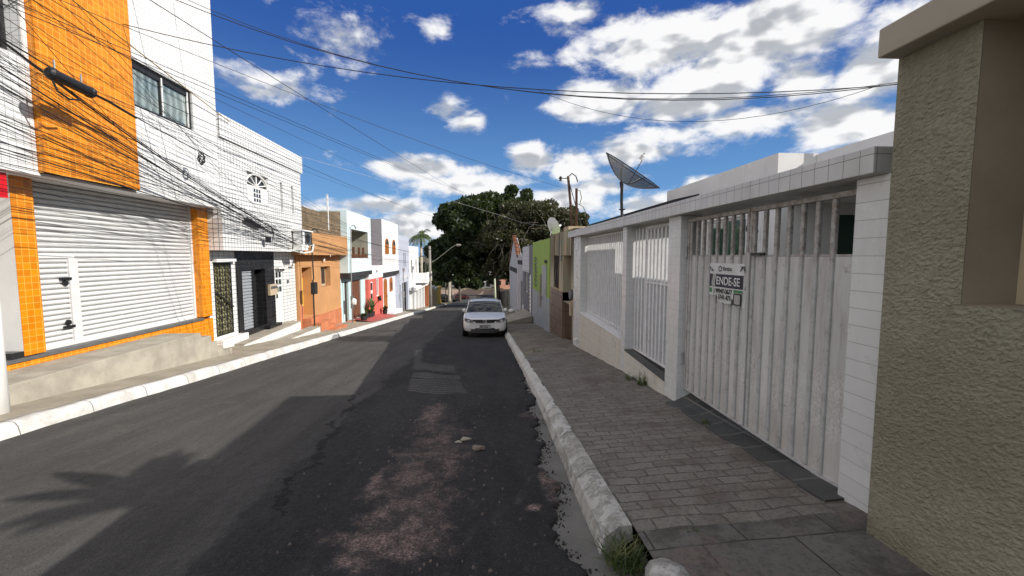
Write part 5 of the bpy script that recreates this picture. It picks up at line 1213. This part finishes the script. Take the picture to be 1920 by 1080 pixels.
sb_ = thing('garden_shrub', (3.6,6.6,-1.95), 'dark leafy shrub in the shade behind the barred walk-in gate', 'shrub')
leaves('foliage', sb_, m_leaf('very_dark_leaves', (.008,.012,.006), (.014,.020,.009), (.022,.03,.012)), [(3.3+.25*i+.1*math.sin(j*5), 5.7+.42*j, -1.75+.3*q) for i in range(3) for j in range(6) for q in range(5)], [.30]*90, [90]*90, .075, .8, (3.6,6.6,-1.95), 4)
m = M(); m.tube([(3.6,6.6,-2.2),(3.6,6.6,-1.2)], .03, 6); obj('stem', m, MAT['bark'], sb_)
# ================================================================== POLES, LAMP, FAR THINGS
def util_pole(loc, label, H, r, arms=True, white=0, lean=0):
    x, y, z = loc; t = thing('utility_pole', loc, label, 'utility pole'); 
    m = M(); m.tube([(x,y,z-.3+white),(x+lean,y,z+H)], [r*1.15,r*.75], 12); obj('post', m, MAT['pole_conc'], t, smooth=True)
    if white: m = M(); m.tube([(x,y,z-.3),(x,y,z+white)], [r*1.2,r*1.16], 16); obj('limewashed_base', m, MAT['pole_white'], t, smooth=True)
    if arms:
        m = M(); m.box(x-.9,x+.9,y-.05,y+.05,z+H-.5,z+H-.38); obj('crossarm', m, MAT['wood_dark'], t)
        for k in (-.75,-.25,.25,.75): m = M(); m.lathe((x+k,y,z+H-.38), [(.02,0),(.05,.05),(.03,.08),(.055,.12),(0,.18)], 8); obj('insulator', m, MAT['plastic_grey'], t)
    return t
util_pole((-6.10,5.42,-1.97), 'limewashed utility pole at the left edge by the end of the cement platform', 8.2, .165, True, 1.7)
p2 = util_pole((-5.62,45.0,zr(45)+.15), 'grey concrete utility pole carrying the curved street lamp, before the cream wall', 6.55, .15, False)
m = M(); m.box(-5.8,-5.44,44.7,44.99,-2.1,-1.85); m.tube([(-5.62,45,.62),(-5.62,44.9,.75)], .10, 8); obj('band', m, MAT['plastic_grey'], p2)
lp = thing('street_lamp', (-5.6,45,-.6), 'pale curved-arm street lamp fixed to the concrete utility pole', 'street lamp')
m = M(); m.tube([(-5.58,45,-.75),(-4.9,45,-.35),(-4.0,45,.35),(-3.4,45,.85),(-3.0,45,1.10),(-2.8,45,1.16)], .026, 8); obj('arm', m, MAT['pole_conc'], lp)
m = M(); m.lathe((-2.85,45,1.15), [(0,-.05),(.07,-.02),(.13,.12),(.12,.40),(.04,.55),(0,.56)], 12, axis=(1,0,.05)); obj('lamp_head', m, MAT['pole_conc'], lp)
util_pole((-9.2,68,-8.2), 'thin far utility pole with a crossarm between the palm and the concrete pole', 8.6, .11, True)
for i, (px, lab) in enumerate(((-7.8,'thin bare grey post before the far trees, left one'),(-6.6,'thin bare grey post before the far trees, right one'))):
    m = M(); m.tube([(px,88,-10),(px,88,-3.2-.8*i)], .09, 8); tag(obj('bare_post', m, MAT['pole_conc']), lab, 'post')
# plaza wall, houses far beyond
def far_house(name, label, x0, x1, y, z0, z1, mat, wins, roofm=None):
    t = thing(name, ((x0+x1)/2,y,z0), label, 'house', 'houses beyond the far crossing'); m = M(); m.box(x0,x1,y,y+8,z0-1,z1); obj('wall', m, mat, t)
    for a, b, c, d in wins: m = M(); m.box(a,b,y-.03,y-.002,c,d); w = obj('window', m, MAT['dark_band'], t); m = M(); m.box(a+.08,b-.08,y-.05,y-.03,c+.08,d-.08); obj('pane', m, MAT['glass_dark'], w)
    m = M(); m.prism([(x0-.3,z1),(x1+.3,z1),((x0+x1)/2,z1+1.1)], 'y', y-.3, y+8.3) if roofm else m.box(x0-.2,x1+.2,y-.2,y+8.2,z1,z1+.25); obj('roof', m, roofm or mat, t)
far_house('far_house','pale grey two-storey house with a dark upper opening seen under the big tree',-4.0,3.2,150,-12,-3.2,MAT['white_wall'],[(-1.5,1.8,-7.2,-5.6),(-3.4,-2.2,-10.5,-8.9),(1.2,2.6,-11,-9)])
far_house('far_house','bright white house with a tan roof glimpsed between far tree trunks',-12,-5.5,158,-12,-4.4,MAT['white_bright'],[(-10,-8.5,-8,-6.5),(-7.6,-6.4,-8,-6.5)],MAT['roof_tile'])
far_house('far_house','low coral house at the right end of the far row',4.6,10.5,146,-12,-7.0,plaster('far_coral_paint',(.55,.28,.2),.1,.2),[(5.4,6.4,-10.2,-8.6),(8,9,-10.2,-8.6)],MAT['roof_tile'])
far_house('far_house','cream house high on the horizon above the yellow wall',-24,-15,260,-14,2.0,MAT['cream'],[(-23,-21,-3,-1),(-19,-17,-3,-1)],MAT['roof_tile'])
pw = thing('plaza_wall', (0,122,-11.4), 'low pinkish plaza wall with a cream coping behind the side-on cars', 'wall')
m = M(); m.box(-18,9,122,122.4,-12.2,-9.85); obj('wall', m, plaster('pinkish_wall_paint',(.50,.36,.30),.1,.2), pw); m = M(); m.box(-5.6,.6,121.9,122.5,-9.848,-9.45); m.box(2.4,6,121.9,122.5,-9.848,-9.45); obj('coping', m, MAT['cream'], pw)
m = M(); m.tube([(3.05,104,-11.5),(3.05,104,-4.6)], [.30,.24], 10); tag(obj('pale_post', m, plaster('pale_lime_post',(.62,.66,.48),.1,.1), smooth=True), 'pale lime-green round post beyond the dark grey car, beside the tree trunk', 'post')
# wooded ridge on the horizon: a single far mass
rng = np.random.default_rng(5); cs = []; rs = []
for k in range(110): cs.append((rng.uniform(-75,60), rng.uniform(180,230), -11+rng.uniform(0,9.5))); rs.append(rng.uniform(3,5))
o = leaves('far_wood', None, MAT['leaf'], cs, rs, [330]*110, .75, .8, (0,200,-11), 8); o['kind'] = 'stuff'; o['label'] = 'dark green wood on the horizon beyond the far crossing'; o['category'] = 'wood'

# ================================================================== PLANTS, GRASS, STONES
def plant(loc, label, h, n, spread, seed, blade=.05, pot=None, group='potted plants in front of the aqua and coral houses'):
    x, y, z = loc; rng = random.Random(seed); t = thing('potted_plant', loc, label, 'plant', group)
    zt = z
    if pot: m = M(); m.lathe((x,y,z), [(0,0),(pot*.75,0),(pot,pot*1.6),(pot*.9,pot*1.6),(pot*.85,pot*1.4),(0,pot*1.4)], 14); obj('pot', m, MAT['pot_black'], t, smooth=False); zt = z+pot*1.4
    m = M()
    for k in range(n):
        a = rng.uniform(0,6.28); L = h*rng.uniform(.6,1.05); o_ = spread*rng.uniform(.2,1.1); p = Vector((x+rng.uniform(-.04,.04),y+rng.uniform(-.04,.04),zt)); d = Vector((math.cos(a)*o_,math.sin(a)*o_,1)).normalized(); side = Vector((-math.sin(a),math.cos(a),0)); prev = None
        for i in range(6):
            w = blade*math.sin(math.pi*(i+.6)/6.2); q = (p-side*w, p+side*w)
            if prev: m.face([prev[0],prev[1],q[1],q[0]])
            prev = q; p = p+d*(L/5); d = (d+Vector((math.cos(a)*.12,math.sin(a)*.12,-.10))).normalized()
    obj('foliage', m, MAT['leaf_plant'], t); return t
plant((-6.25,22.2,zL(22.2)+.05), 'small bushy plant in a black pot at the aqua house corner, lowest of the row', .28, 22, 1.0, 1, .04, .19)
plant((-6.35,23.0,zL(23)+.17), 'spiky sword-leaved plant in a black pot by the aqua house doors', .50, 16, .30, 2, .03, .15)
plant((-6.4,23.9,zL(23.9)+.17), 'low yellow-green plant in a black pot between the spiky plant and the tall one', .45, 24, .9, 3, .05, .16)
plant((-6.55,25.0,zL(25)+.17), 'tall leafy plant by the edge of the aqua house', .95, 22, .30, 4, .05, .17)
plant((-6.5,28.0,zL(28)+.15), 'dark bushy plant on the ground in front of the coral house', .42, 28, 1.1, 5, .06, .17)
hp = plant((-6.68,27.45,-2.9), 'small plant hanging on the coral house wall under its window', .25, 16, 1.2, 6, .04, .12)
def tuft(name, x, y, z, label, n, h, seed, spread=.7, flow=False, mat=None, base=.05):
    rng = random.Random(seed); m = M()
    for k in range(n):
        a = rng.uniform(0,6.28); L = h*rng.uniform(.45,1.1); o_ = spread*rng.uniform(.1,1.3); r0 = base*math.sqrt(rng.uniform(0,1)); b = rng.uniform(0,6.28); p = Vector((x+r0*math.cos(b),y+r0*math.sin(b),z-.01)); d = Vector((math.cos(a)*o_,math.sin(a)*o_,1)).normalized(); side = Vector((-math.sin(a),math.cos(a),0)); prev = None
        for i in range(5):
            w = .0045*(1-i/5.2); q = (p-side*w,p+side*w)
            if prev: m.face([prev[0],prev[1],q[1],q[0]])
            prev = q; p = p+d*(L/4); d = (d+Vector((math.cos(a)*.22,math.sin(a)*.22,-.16))).normalized()
    return tag(obj(name, m, mat or MAT['grass']), label, 'weed')
tuft('grass_tuft', .82, 2.27, zr(2.24)-.01, 'big dark grass tuft growing in the gap of the right kerb', 150, .21, 1, .8, base=.10)
tuft('weed', 2.33, 5.85, zpw(5.85), 'taller straggly weed at the foot of the low tiled wall', 60, .26, 2, .5, base=.08)
tuft('weed', 2.30, 6.25, zpw(6.25), 'shorter weed at the foot of the low tiled wall, left of the taller weed', 40, .15, 3, .6, base=.09)
tuft('weed', 2.30, 4.05, zpw(4.05)+.01, 'tiny weed at the edge of the slate threshold', 22, .09, 4, .8, base=.05)
tuft('weed', 1.35, 10.0, zpR(1.35,10.0), 'flat green weed patch at the end of the paved pavement', 60, .12, 5, 1.6, base=.16)
tuft('weed', 2.05, 10.2, zpR(2.05,10.2), 'small weed at the end of the low tiled wall', 30, .10, 6, 1.4, base=.14)
tuft('weed', 1.24, 2.30, zpR(1.24,2.3), 'moss-like weed in the joint between pavers and flagstones', 40, .05, 7, 1.5, base=.05)
def stone(x, y, z, r, label, seed, mat=None, name='stone', group='stones on the road', sq=.6):
    rng = random.Random(seed); m = M(); n, k = 9, 6; P = []
    for i in range(k+1):
        ph = math.pi*i/k; P.append([])
        for j in range(n):
            th_ = 2*math.pi*j/n; rr = r*(1+.28*math.sin(3*th_+seed)*math.sin(ph)+rng.uniform(-.14,.14)*math.sin(ph)); P[-1].append((x+rr*math.sin(ph)*math.cos(th_)*1.25, y+rr*math.sin(ph)*math.sin(th_)*.8, z+r*sq*.7+rr*sq*math.cos(ph)))
    m.grid(P, close=True); return tag(obj(name, m, mat or MAT['stone']), label, 'stone', group)
stone(-.06,4.12,zr(4.12),.052,'grey-brown lump of rubble on the road in front of the parked car, largest loose stone',1,sq=.5)
stone(-.20,4.42,zr(4.42),.045,'flat pinkish lump of rubble on the road, beside the largest loose stone',2,MAT['concrete'],sq=.35)
stone(-.27,4.35,zr(4.35),.03,'small flat pale chip beside the pinkish rubble lump',3,MAT['concrete_floor'],sq=.3)
rng = random.Random(77)
gr_ = M()
for k in range(520):
    if rng.random() < .6: x = rng.gauss(-.5,.42); y = rng.uniform(1.6,6)
    else: x = redge(y := rng.uniform(1.9,9))+rng.gauss(.02,.06); 
    if x > .85 or x < -2: continue
    r = rng.uniform(.004,.013); z = zr(y)+ (.004 if x < redge(y)-.05 else -.045)+(.02 if x < .3 else -.004)
    p = [(x+r*rng.uniform(.6,1.3)*math.cos(a), y+r*rng.uniform(.6,1.3)*math.sin(a), z) for a in (0,1.26,2.5,3.77,5.03)]
    q = [(x+(a-x)*.6,y+(b-y)*.6,z+r*.9) for a,b,_ in p]; gr_.face(q)
    for i in range(5): gr_.face([p[i],p[(i+1)%5],q[(i+1)%5],q[i]])
o = obj('gravel', gr_, paint('dusty_grit', (.13,.10,.085), .95, 0, .4)); o['kind'] = 'stuff'; o['label'] = 'loose grit and gravel scattered over the broken asphalt'; o['category'] = 'gravel'
# crumbled asphalt lumps along the ragged edge
m = M()
for k in range(600):
    y = 2.0+9*rng.random()**1.6; x = redge(y)+rng.gauss(.03,.04); r = rng.uniform(.003,.012); z = zr(y)-.04
    p = [(x+r*rng.uniform(.6,1.3)*math.cos(a), y+r*rng.uniform(.6,1.3)*math.sin(a), z-.02) for a in (0,1.26,2.5,3.77,5.03)]
    q = [(x+(a-x)*.7,y+(b-y)*.7,z+r*rng.uniform(.3,1.0)) for a,b,_ in p]; m.face(q)
    for i in range(5): m.face([p[i],p[(i+1)%5],q[(i+1)%5],q[i]])
o = obj('asphalt_crumbs', m, paint('crumbled_asphalt', (.035,.033,.032), .95, 0, .4)); o['kind'] = 'stuff'; o['label'] = 'dark crumbs of broken asphalt along the ragged road edge'; o['category'] = 'rubble'

# ================================================================== CABLES
CABLES = [
 ('thin',(-6.07, 5.73, 3.16),(-6.45, 20.8, 1.49),0.30,0.006),
 ('thin',(-5.92, 5.59, 3.06),(-6.5, 13.84, 0.82),0.30,0.004),
 ('thin',(-6.02, 5.68, 3.04),(-6.45, 20.57, 1.38),0.30,0.006),
 ('thin',(-5.89, 5.55, 2.85),(-6.45, 20.91, 1.36),0.05,0.004),
 ('thin',(-5.81, 5.46, 2.72),(-6.5, 13.79, 0.8),0.45,0.006),
 ('thin',(-5.93, 5.58, 2.81),(-6.45, 20.86, 1.02),0.30,0.003),
 ('thin',(-5.92, 5.57, 2.74),(-6.5, 13.79, 0.76),0.12,0.003),
 ('thin',(-5.88, 5.52, 2.6),(-6.45, 20.61, 1.05),0.05,0.005),
 ('thin',(-5.86, 5.51, 2.67),(-6.5, 13.77, 0.77),0.05,0.004),
 ('thin',(-5.89, 5.52, 2.6),(-6.5, 14.22, 0.68),0.30,0.003),
 ('thin',(-6.05, 5.67, 2.65),(-6.5, 14.38, 0.66),0.05,0.005),
 ('thin',(-5.93, 5.56, 2.51),(-6.5, 14.34, 0.58),0.12,0.006),
 ('thin',(-6.01, 5.62, 2.5),(-6.5, 14.36, 0.57),0.30,0.004),
 ('thin',(-5.82, 5.44, 2.27),(-6.5, 14.25, 0.58),0.20,0.003),
 ('thin',(-5.93, 5.54, 2.26),(-6.4, 14.82, 0.39),0.45,0.004),
 ('thin',(-5.82, 5.44, 2.31),(-6.4, 14.93, 0.56),0.05,0.005),
 ('thin',(-6.0, 5.6, 2.3),(-6.4, 14.9, 0.42),0.12,0.010),
 ('thin',(-5.84, 5.44, 2.15),(-6.4, 14.79, 0.41),0.12,0.010),
 ('thin',(-6.06, 5.64, 2.13),(-6.4, 14.79, 0.45),0.30,0.005),
 ('thin',(-5.92, 5.51, 2.13),(-6.4, 14.9, 0.5),0.05,0.005),
 ('thin',(-5.91, 5.5, 2.02),(-6.45, 20.79, 0.25),0.20,0.006),
 ('thin',(-6.03, 5.6, 1.97),(-6.4, 14.81, 0.36),0.05,0.003),
 ('thin',(-5.97, 5.54, 1.85),(-6.45, 20.6, 0.09),0.20,0.003),
 ('thin',(-5.94, 5.51, 1.91),(-6.4, 14.97, 0.36),0.12,0.003),
 ('thin',(-5.96, 5.52, 1.81),(-6.45, 20.54, 0.21),0.05,0.006),
 ('thin',(-5.88, 5.45, 1.7),(-6.45, 20.41, 0.34),0.20,0.008),
 ('thin',(-6.05, 5.61, 1.79),(-6.45, 20.66, 0.31),0.30,0.006),
 ('thin',(-5.97, 5.53, 1.7),(-5.6, 47.16, 0.77),0.12,0.005),
 ('thin',(-5.83, 5.38, 1.53),(-5.6, 45.91, 0.68),0.12,0.006),
 ('thin',(-5.95, 5.49, 1.54),(-6.45, 20.59, 0.11),0.12,0.003),
 ('thin',(-5.95, 5.49, 1.5),(-5.6, 46.61, -0.01),0.05,0.003),
 ('thin',(-5.98, 5.51, 1.43),(-5.6, 45.35, -0.11),0.20,0.010),
 ('thin',(-6.03, 5.56, 1.38),(-6.45, 20.57, 0.09),0.05,0.010),
 ('thin',(-5.99, 5.52, 1.35),(-5.6, 45.52, -0.06),0.12,0.006),
 ('thin',(-5.86, 5.39, 1.32),(-6.4, 34.88, -0.43),0.30,0.008),
 ('thin',(-5.97, 5.48, 1.2),(-5.6, 45.53, 0.06),0.12,0.008),
 ('thin',(-5.93, 5.45, 1.22),(-5.6, 45.08, -0.21),0.20,0.003),
 ('thin',(-5.99, 5.49, 1.04),(-6.4, 35.94, -0.9),0.05,0.004),
 ('thin',(-6.02, 5.52, 1.06),(-5.6, 46.69, 0.14),0.12,0.005),
 ('thin',(-5.82, 5.33, 0.9),(-6.4, 35.64, -0.59),0.30,0.006),
 ('thick',(-5.95, 5.61, 2.9),(-6.5, 13.8, 0.81),0.35,0.017),
 ('thick',(-5.95, 5.56, 2.41),(-6.4, 14.9, 0.4),0.25,0.015),
 ('thick',(-5.95, 5.6, 2.84),(-6.4, 14.91, 0.51),0.35,0.012),
 ('thick',(-5.95, 5.59, 2.78),(-6.2, 10.42, 2.24),0.12,0.014),
 ('steep',(-5.9, 6.44, 3.58),(-6.5, 10.79, 2.45),0.05,0.006),
 ('steep',(-5.9, 6.79, 3.79),(-6.5, 13.8, 0.84),0.05,0.006),
 ('steep',(-5.9, 7.05, 3.95),(-6.5, 11.06, 1.99),0.05,0.006),
 ('steep',(-5.9, 5.92, 3.27),(-6.5, 9.04, 1.61),0.05,0.006),
 ('yellow',(-5.95, 6.94, 3.91),(-6.55, 11.6, 3.48),0.03,0.014),
 ('sky',(-5.9, 7.76, 4.41),(-1.41, 48.0, 6.69),0.30,0.011),
 ('sky',(-5.9, 7.27, 3.31),(-1.64, 46.0, 6.81),0.20,0.008),
 ('sky',(-5.9, 7.26, 3.23),(-1.98, 46.0, 6.86),0.20,0.008),
 ('sky',(-5.9, 6.45, 3.27),(2.7, 13.61, 2.2),0.35,0.006),
 ('sky',(-5.9, 7.09, 3.35),(-4.91, 45.0, 6.23),0.40,0.006),
 ('sky',(-6.3, 8.88, 3.03),(-4.94, 45.0, 4.11),0.40,0.010),
 ('sky',(-6.3, 8.86, 2.76),(-5.21, 45.0, 4.62),0.50,0.006),
 ('sky',(-6.6, 11.0, 3.01),(-6.5, 20.64, 1.53),0.10,0.005),
 ('droop',(-6.6, 15.83, 3.61),(1.38, 24.0, 2.22),0.00,0.006),
 ('droop',(1.38, 24.0, 2.22),(2.6, 16.22, 1.18),0.20,0.006),
 ('cross',(-6.5, 8.69, 5.13),(7.0, 6.46, 2.81),1.85,0.010),
 ('cross',(-6.5, 9.81, 5.56),(7.0, 6.46, 2.83),1.85,0.008),
 ('cross',(-6.5, 8.38, 4.2),(7.0, 6.46, 2.78),1.05,0.010),
 ('loop',(1.26, 9.5, 3.67),(6.6, 6.7, 2.83),1.15,0.006),
]
KIND = {'thick': ('thick black cable bundle drooping from the left pole across the orange tiles', 'thick cables on the shop house'),
        'thin': ('thin black wire running from the left pole past the orange and white tiled fronts', 'thin wires in front of the left houses'),
        'steep': ('steep thin wire slanting down across the top left white and orange tiles', 'steep wires over the shop house'),
        'yellow': ('yellowish cable slanting past the shop house window down to the tiled house roof', None),
        'sky': ('overhead wire against the sky running from the left pole down the street', 'overhead wires down the street'),
        'droop': ('pale slack wire drooping before the big tree towards the small white dish', 'slack pale wires'),
        'cross': ('dark wire crossing high over the street from the shop house to the right', 'wires crossing over the street'),
        'loop': ('thin slack wire hanging in a loop below the crossing wires', None)}
for kind, a, b, sag, r in CABLES:
    a = Vector(a); b = Vector(b)
    if kind in ('thin','thick','steep','yellow') or (kind == 'sky' and a.x > -6.25):
        f = (5.42-a.y)/(b.y-a.y); a = a + (b-a)*f; a.x = -6.0+random.uniform(-.12,.12)
    n = 18; pts = []
    for i in range(n+1):
        t_ = i/n; p = a.lerp(b,t_); p.z -= 4*sag*t_*(1-t_)*.55; pts.append(p)
    m = M(); m.tube(pts, r*.76, 5, cap=False)
    lb, grp = KIND[kind]
    tag(obj('overhead_cable', m, MAT['cable_yellow'] if kind == 'yellow' else (MAT['cable_pale'] if kind == 'droop' else MAT['cable']), smooth=True), lb, 'cable', grp)
# splice box, coils and hanging insulators on the bundle
sb = thing('splice_box', (-5.95,6.1,2.5), 'black cylindrical cable splice box hanging in front of the orange tiles', 'splice box')
d = Vector((-.02,.98,-.06)).normalized(); c0 = Vector((-5.95,6.36,2.53))
m = M(); m.lathe(c0, [(0,0),(.05,.0),(.082,.03),(.088,.07),(.078,.09),(.078,.60),(.088,.62),(.082,.66),(.03,.69),(0,.70)], 14, axis=d); obj('case', m, MAT['black_metal'], sb, smooth=False)
m = M(); m.tube([c0+Vector((0,.02,-.02)), c0+Vector((0,.12,-.22)), c0+Vector((0,.28,-.27)), c0+Vector((0,.45,-.22))], .014, 6); m.tube([c0+d*.68,c0+d*.95,c0+d*1.5+Vector((0,0,-.05))], .02, 6); obj('cable_tail', m, MAT['cable'], sb)
m = M()
for a, s in ((.1,.12),(.5,.12)): m.tube([c0+d*a+Vector((0,0,.07)), c0+d*a+Vector((0,0,.20))], .012, 5)
obj('hanger', m, MAT['grey_metal'], sb)
def coil(c, r, n, label, seed, nx=(1,0,0), wr=.006):
    rng = random.Random(seed); m = M(); c = Vector(c)
    for k in range(n):
        rr = r*rng.uniform(.8,1.15); o_ = Vector((rng.uniform(-.05,.05),rng.uniform(-.04,.04),rng.uniform(-.05,.05)))
        m.tube([c+o_+Vector((rng.uniform(-.02,.02), rr*math.cos(a)*1.0, rr*math.sin(a)*1.25)) for a in np.linspace(0,6.28,20)], wr, 5, cap=False)
    return tag(obj('cable_coil', m, MAT['cable'], smooth=True), label, 'cable coil', 'coils of spare cable')
coil((-6.0,5.55,2.35), .16, 7, 'tangled coil of black cable at the left edge under the dark window', 1)
coil((-6.0,5.52,1.75), .11, 5, 'small tight coil of black cable at the left edge, middle one', 2)
coil((-6.05,5.60,1.50), .14, 4, 'loose coil of black cable at the left edge just above the red sign', 3)
coil((-6.1,9.75,2.12), .09, 4, 'flat figure of looped cable hanging under the bundle before the tiled house', 4, wr=.010)
m = M()
for k in range(7): m.lathe((-5.9,6.28,3.42+.07*k), [(.012,0),(.03,.01),(.03,.03),(.012,.045),(.012,.07)], 8)
tag(obj('insulator_string', m, MAT['grey_metal']), 'string of grey insulators hanging before the orange tiles at the top', 'insulator')
m = M(); m.tube([(-6.62,13.0,.82),(-6.45,13.0,.86),(-6.42,13.25,.9),(-6.42,13.4,.7),(-6.42,13.3,.45)], .014, 5); m.box(-6.52,-6.42,13.08,13.22,.42,.58); tag(obj('wire_bracket', m, MAT['black_metal']), 'black wire bracket with a junction on the white tiled house front', 'bracket')
m = M(); m.lathe((-6.55,12.1,1.02), [(0,0),(.05,.02),(.06,.1),(.06,.7),(.03,.85),(0,.9)], 10, axis=(0,.97,-.2)); tag(obj('cable_splice', m, MAT['black_metal'], smooth=True), 'slim black cable splice lying along the wires on the white tiled house', 'splice box')
# service pole clamps by the garage
for i, (y, lb) in enumerate(((34.4,'thin service pole at the corner of the arched white house'),(39.0,'thin service pole between the garage and the balcony house'))):
    m = M(); m.tube([(-6.45,y,zr(y)),(-6.45,y,-1.1)], .04, 6); m.box(-6.6,-6.4,y-.1,y+.2,-3.4,-2.9); m.box(-6.5,-6.35,y-.1,y+.1,-1.25,-.95); tag(obj('service_pole', m, MAT['grey_metal']), lb, 'pole')

# ================================================================== SKY, SUN, CAMERA
SUN = Vector((1,-.40,.65)).normalized()
w = bpy.data.worlds.new('World'); scn.world = w; w.use_nodes = True; nt = w.node_tree; nt.nodes.clear()
class W(T):
    def __init__(s): s.nt = nt; s._uv = None
k = W()
out = k.n('ShaderNodeOutputWorld'); bgn = k.n('ShaderNodeBackground', {'Strength': .15})
sky = k.n('ShaderNodeTexSky', sky_type='NISHITA', sun_disc=False, sun_elevation=math.asin(SUN.z), sun_rotation=math.atan2(SUN.x, SUN.y), air_density=1.0, dust_density=.25, ozone_density=2.5, altitude=400)
tc = k.n('ShaderNodeTexCoord'); D = k.vmath('NORMALIZE', tc.outputs['Generated'])
ds_ = k.n('ShaderNodeSeparateXYZ', {0: D}); dx, dy, dz = ds_.outputs
az = k.math('ARCTAN2', dx, dy); el = k.math('ARCSINE', dz)
BLOBS = [(0.413, 0.433, 0.172, 0.054, 1), (0.603, 0.417, 0.156, 0.066, 1), (0.52, 0.361, 0.122, 0.055, 0.9), (0.266, 0.339, 0.116, 0.041, 0.9), (0.47, 0.315, 0.129, 0.04, 0.9), (0.572, 0.271, 0.164, 0.034, 0.8), (0.736, 0.24, 0.099, 0.045, 0.9), (0.769, 0.319, 0.062, 0.057, 0.9), (0.216, 0.498, 0.12, 0.04, 0.6), (-0.305, 0.424, 0.11, 0.06, 0.62), (-0.439, 0.328, 0.11, 0.034, 0.60), (-0.1, 0.478, 0.06, 0.03, 0.56), (-0.09, 0.325, 0.061, 0.028, 0.58), (-0.035, 0.3, 0.062, 0.028, 0.58), (0.12, 0.221, 0.056, 0.032, 0.95), (0.214, 0.208, 0.055, 0.04, 0.95), (-0.128, 0.2, 0.161, 0.029, 0.9), (-0.018, 0.168, 0.139, 0.03, 0.9), (0.363, 0.229, 0.163, 0.028, 0.7), (0.472, 0.245, 0.072, 0.019, 0.6), (-0.248, 0.113, 0.155, 0.021, 0.7), (-0.143, 0.068, 0.099, 0.037, 0.9), (0.282, 0.159, 0.106, 0.033, 0.7), (0.365, 0.114, 0.09, 0.029, 0.8), (0.292, 0.253, 0.07, 0.02, 0.6), (0.507, 0.158, 0.06, 0.016, 0.7), (0.799, 0.396, 0.064, 0.03, 0.7)]
BLOBS += [(.33,.46,.10,.05,.8),(.10,.42,.08,.03,.5),(.44,.26,.10,.03,.7),(.20,.13,.12,.03,.8),(.05,.10,.15,.03,.8),(-.33,.10,.10,.02,.7),(.66,.33,.07,.05,.8),(2.2,.5,.5,.2,.8),(-2.3,.35,.6,.15,.8),(3.0,.25,.5,.12,.8),(-1.3,.6,.3,.12,.6),(1.4,.4,.25,.1,.8)]
acc = None
for a, e, sa, se, wt in BLOBS:
    q = k.math('ADD', k.math('POWER', k.math('ABSOLUTE', k.math('DIVIDE', k.math('SUBTRACT', az, a), sa)), 2.0), k.math('POWER', k.math('ABSOLUTE', k.math('DIVIDE', k.math('SUBTRACT', el, e), se)), 2.0))
    g_ = k.math('MULTIPLY', k.math('EXPONENT', k.math('MULTIPLY', q, -.75)), wt)
    acc = g_ if acc is None else k.math('MAXIMUM', acc, g_)
def cloud_noise(off, det):
    P = k.vmath('ADD', k.n('ShaderNodeCombineXYZ', {0: k.math('MULTIPLY', az, 1.0), 1: k.math('MULTIPLY', el, 1.9), 2: 0.0}).outputs[0], off)
    n1 = k.n('ShaderNodeTexNoise', {'Vector': P, 'Scale': 7.5, 'Detail': det, 'Roughness': .64, 'Distortion': .2}).outputs[0]
    return n1
N0 = cloud_noise((1.3,4.2,0), 9); N1 = cloud_noise((1.3+.012,4.2+.035,0), 5)
dens = k.math('ADD', k.math('MULTIPLY', k.math('SUBTRACT', N0, .5), 1.9), k.math('MULTIPLY', acc, 1.12))
mask = k.ramp(dens, .32, .80)
low = k.ramp(el, .02, -.01)
Na = cloud_noise((1.3,4.2,0), 2.5); Nb = cloud_noise((1.3+.02,4.2+.06,0), 2.5)
sh_ = k.ramp(k.math('ADD', k.math('SUBTRACT', Na, Nb), k.math('MULTIPLY', k.math('SUBTRACT', N0, N1), .35)), -.13, .06)
thick = k.ramp(dens, .55, 1.25)
# bright tops, greyer thick undersides
ccol = k.mix(sh_, (2.5,2.65,2.9), (4.7,4.7,4.75))
ccol = k.mix(k.math('MULTIPLY', thick, k.math('SUBTRACT', 1.0, sh_)), ccol, (2.2,2.3,2.45))
hi = k.mix(k.ramp(el, 0.0, .50), (.66,1.70,3.3), (.060,.39,1.75))
skyc = k.mix(.90, sky.outputs[0], hi)
# broad bright cloud fields added behind, overhead and beside the view as fill light
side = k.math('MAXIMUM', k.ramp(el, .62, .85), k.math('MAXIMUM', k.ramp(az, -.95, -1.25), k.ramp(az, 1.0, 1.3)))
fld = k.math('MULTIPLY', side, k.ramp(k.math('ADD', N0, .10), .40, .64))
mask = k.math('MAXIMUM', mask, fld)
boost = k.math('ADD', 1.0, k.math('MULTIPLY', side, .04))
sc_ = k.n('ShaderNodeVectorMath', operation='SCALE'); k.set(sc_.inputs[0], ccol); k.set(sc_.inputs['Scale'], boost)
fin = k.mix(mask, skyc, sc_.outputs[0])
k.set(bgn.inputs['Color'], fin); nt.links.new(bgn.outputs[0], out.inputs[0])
ld = bpy.data.lights.new('sun', 'SUN'); ld.energy = 4.3; ld.angle = R(.3); ld.color = (1,.955,.89)
lo = bpy.data.objects.new('sun', ld); COL.objects.link(lo); lo.rotation_euler = SUN.to_track_quat('Z','Y').to_euler(); lo.location = (20,-10,30)
cam = bpy.data.cameras.new('camera'); co = bpy.data.objects.new('camera', cam); COL.objects.link(co)
cam.sensor_width = 36; cam.lens = 36*780/1920; cam.clip_start = .05; cam.clip_end = 9000
co.rotation_euler = (R(90-4.3987), 0, R(-4.0216)); scn.camera = co
vs = scn.view_settings; vs.view_transform = 'Standard'; vs.look = 'None'; vs.gamma = 1.0; vs.use_curve_mapping = False; vs.exposure = .45
scn.cycles.max_bounces = 8; scn.cycles.transparent_max_bounces = 12; scn.cycles.use_denoising = True
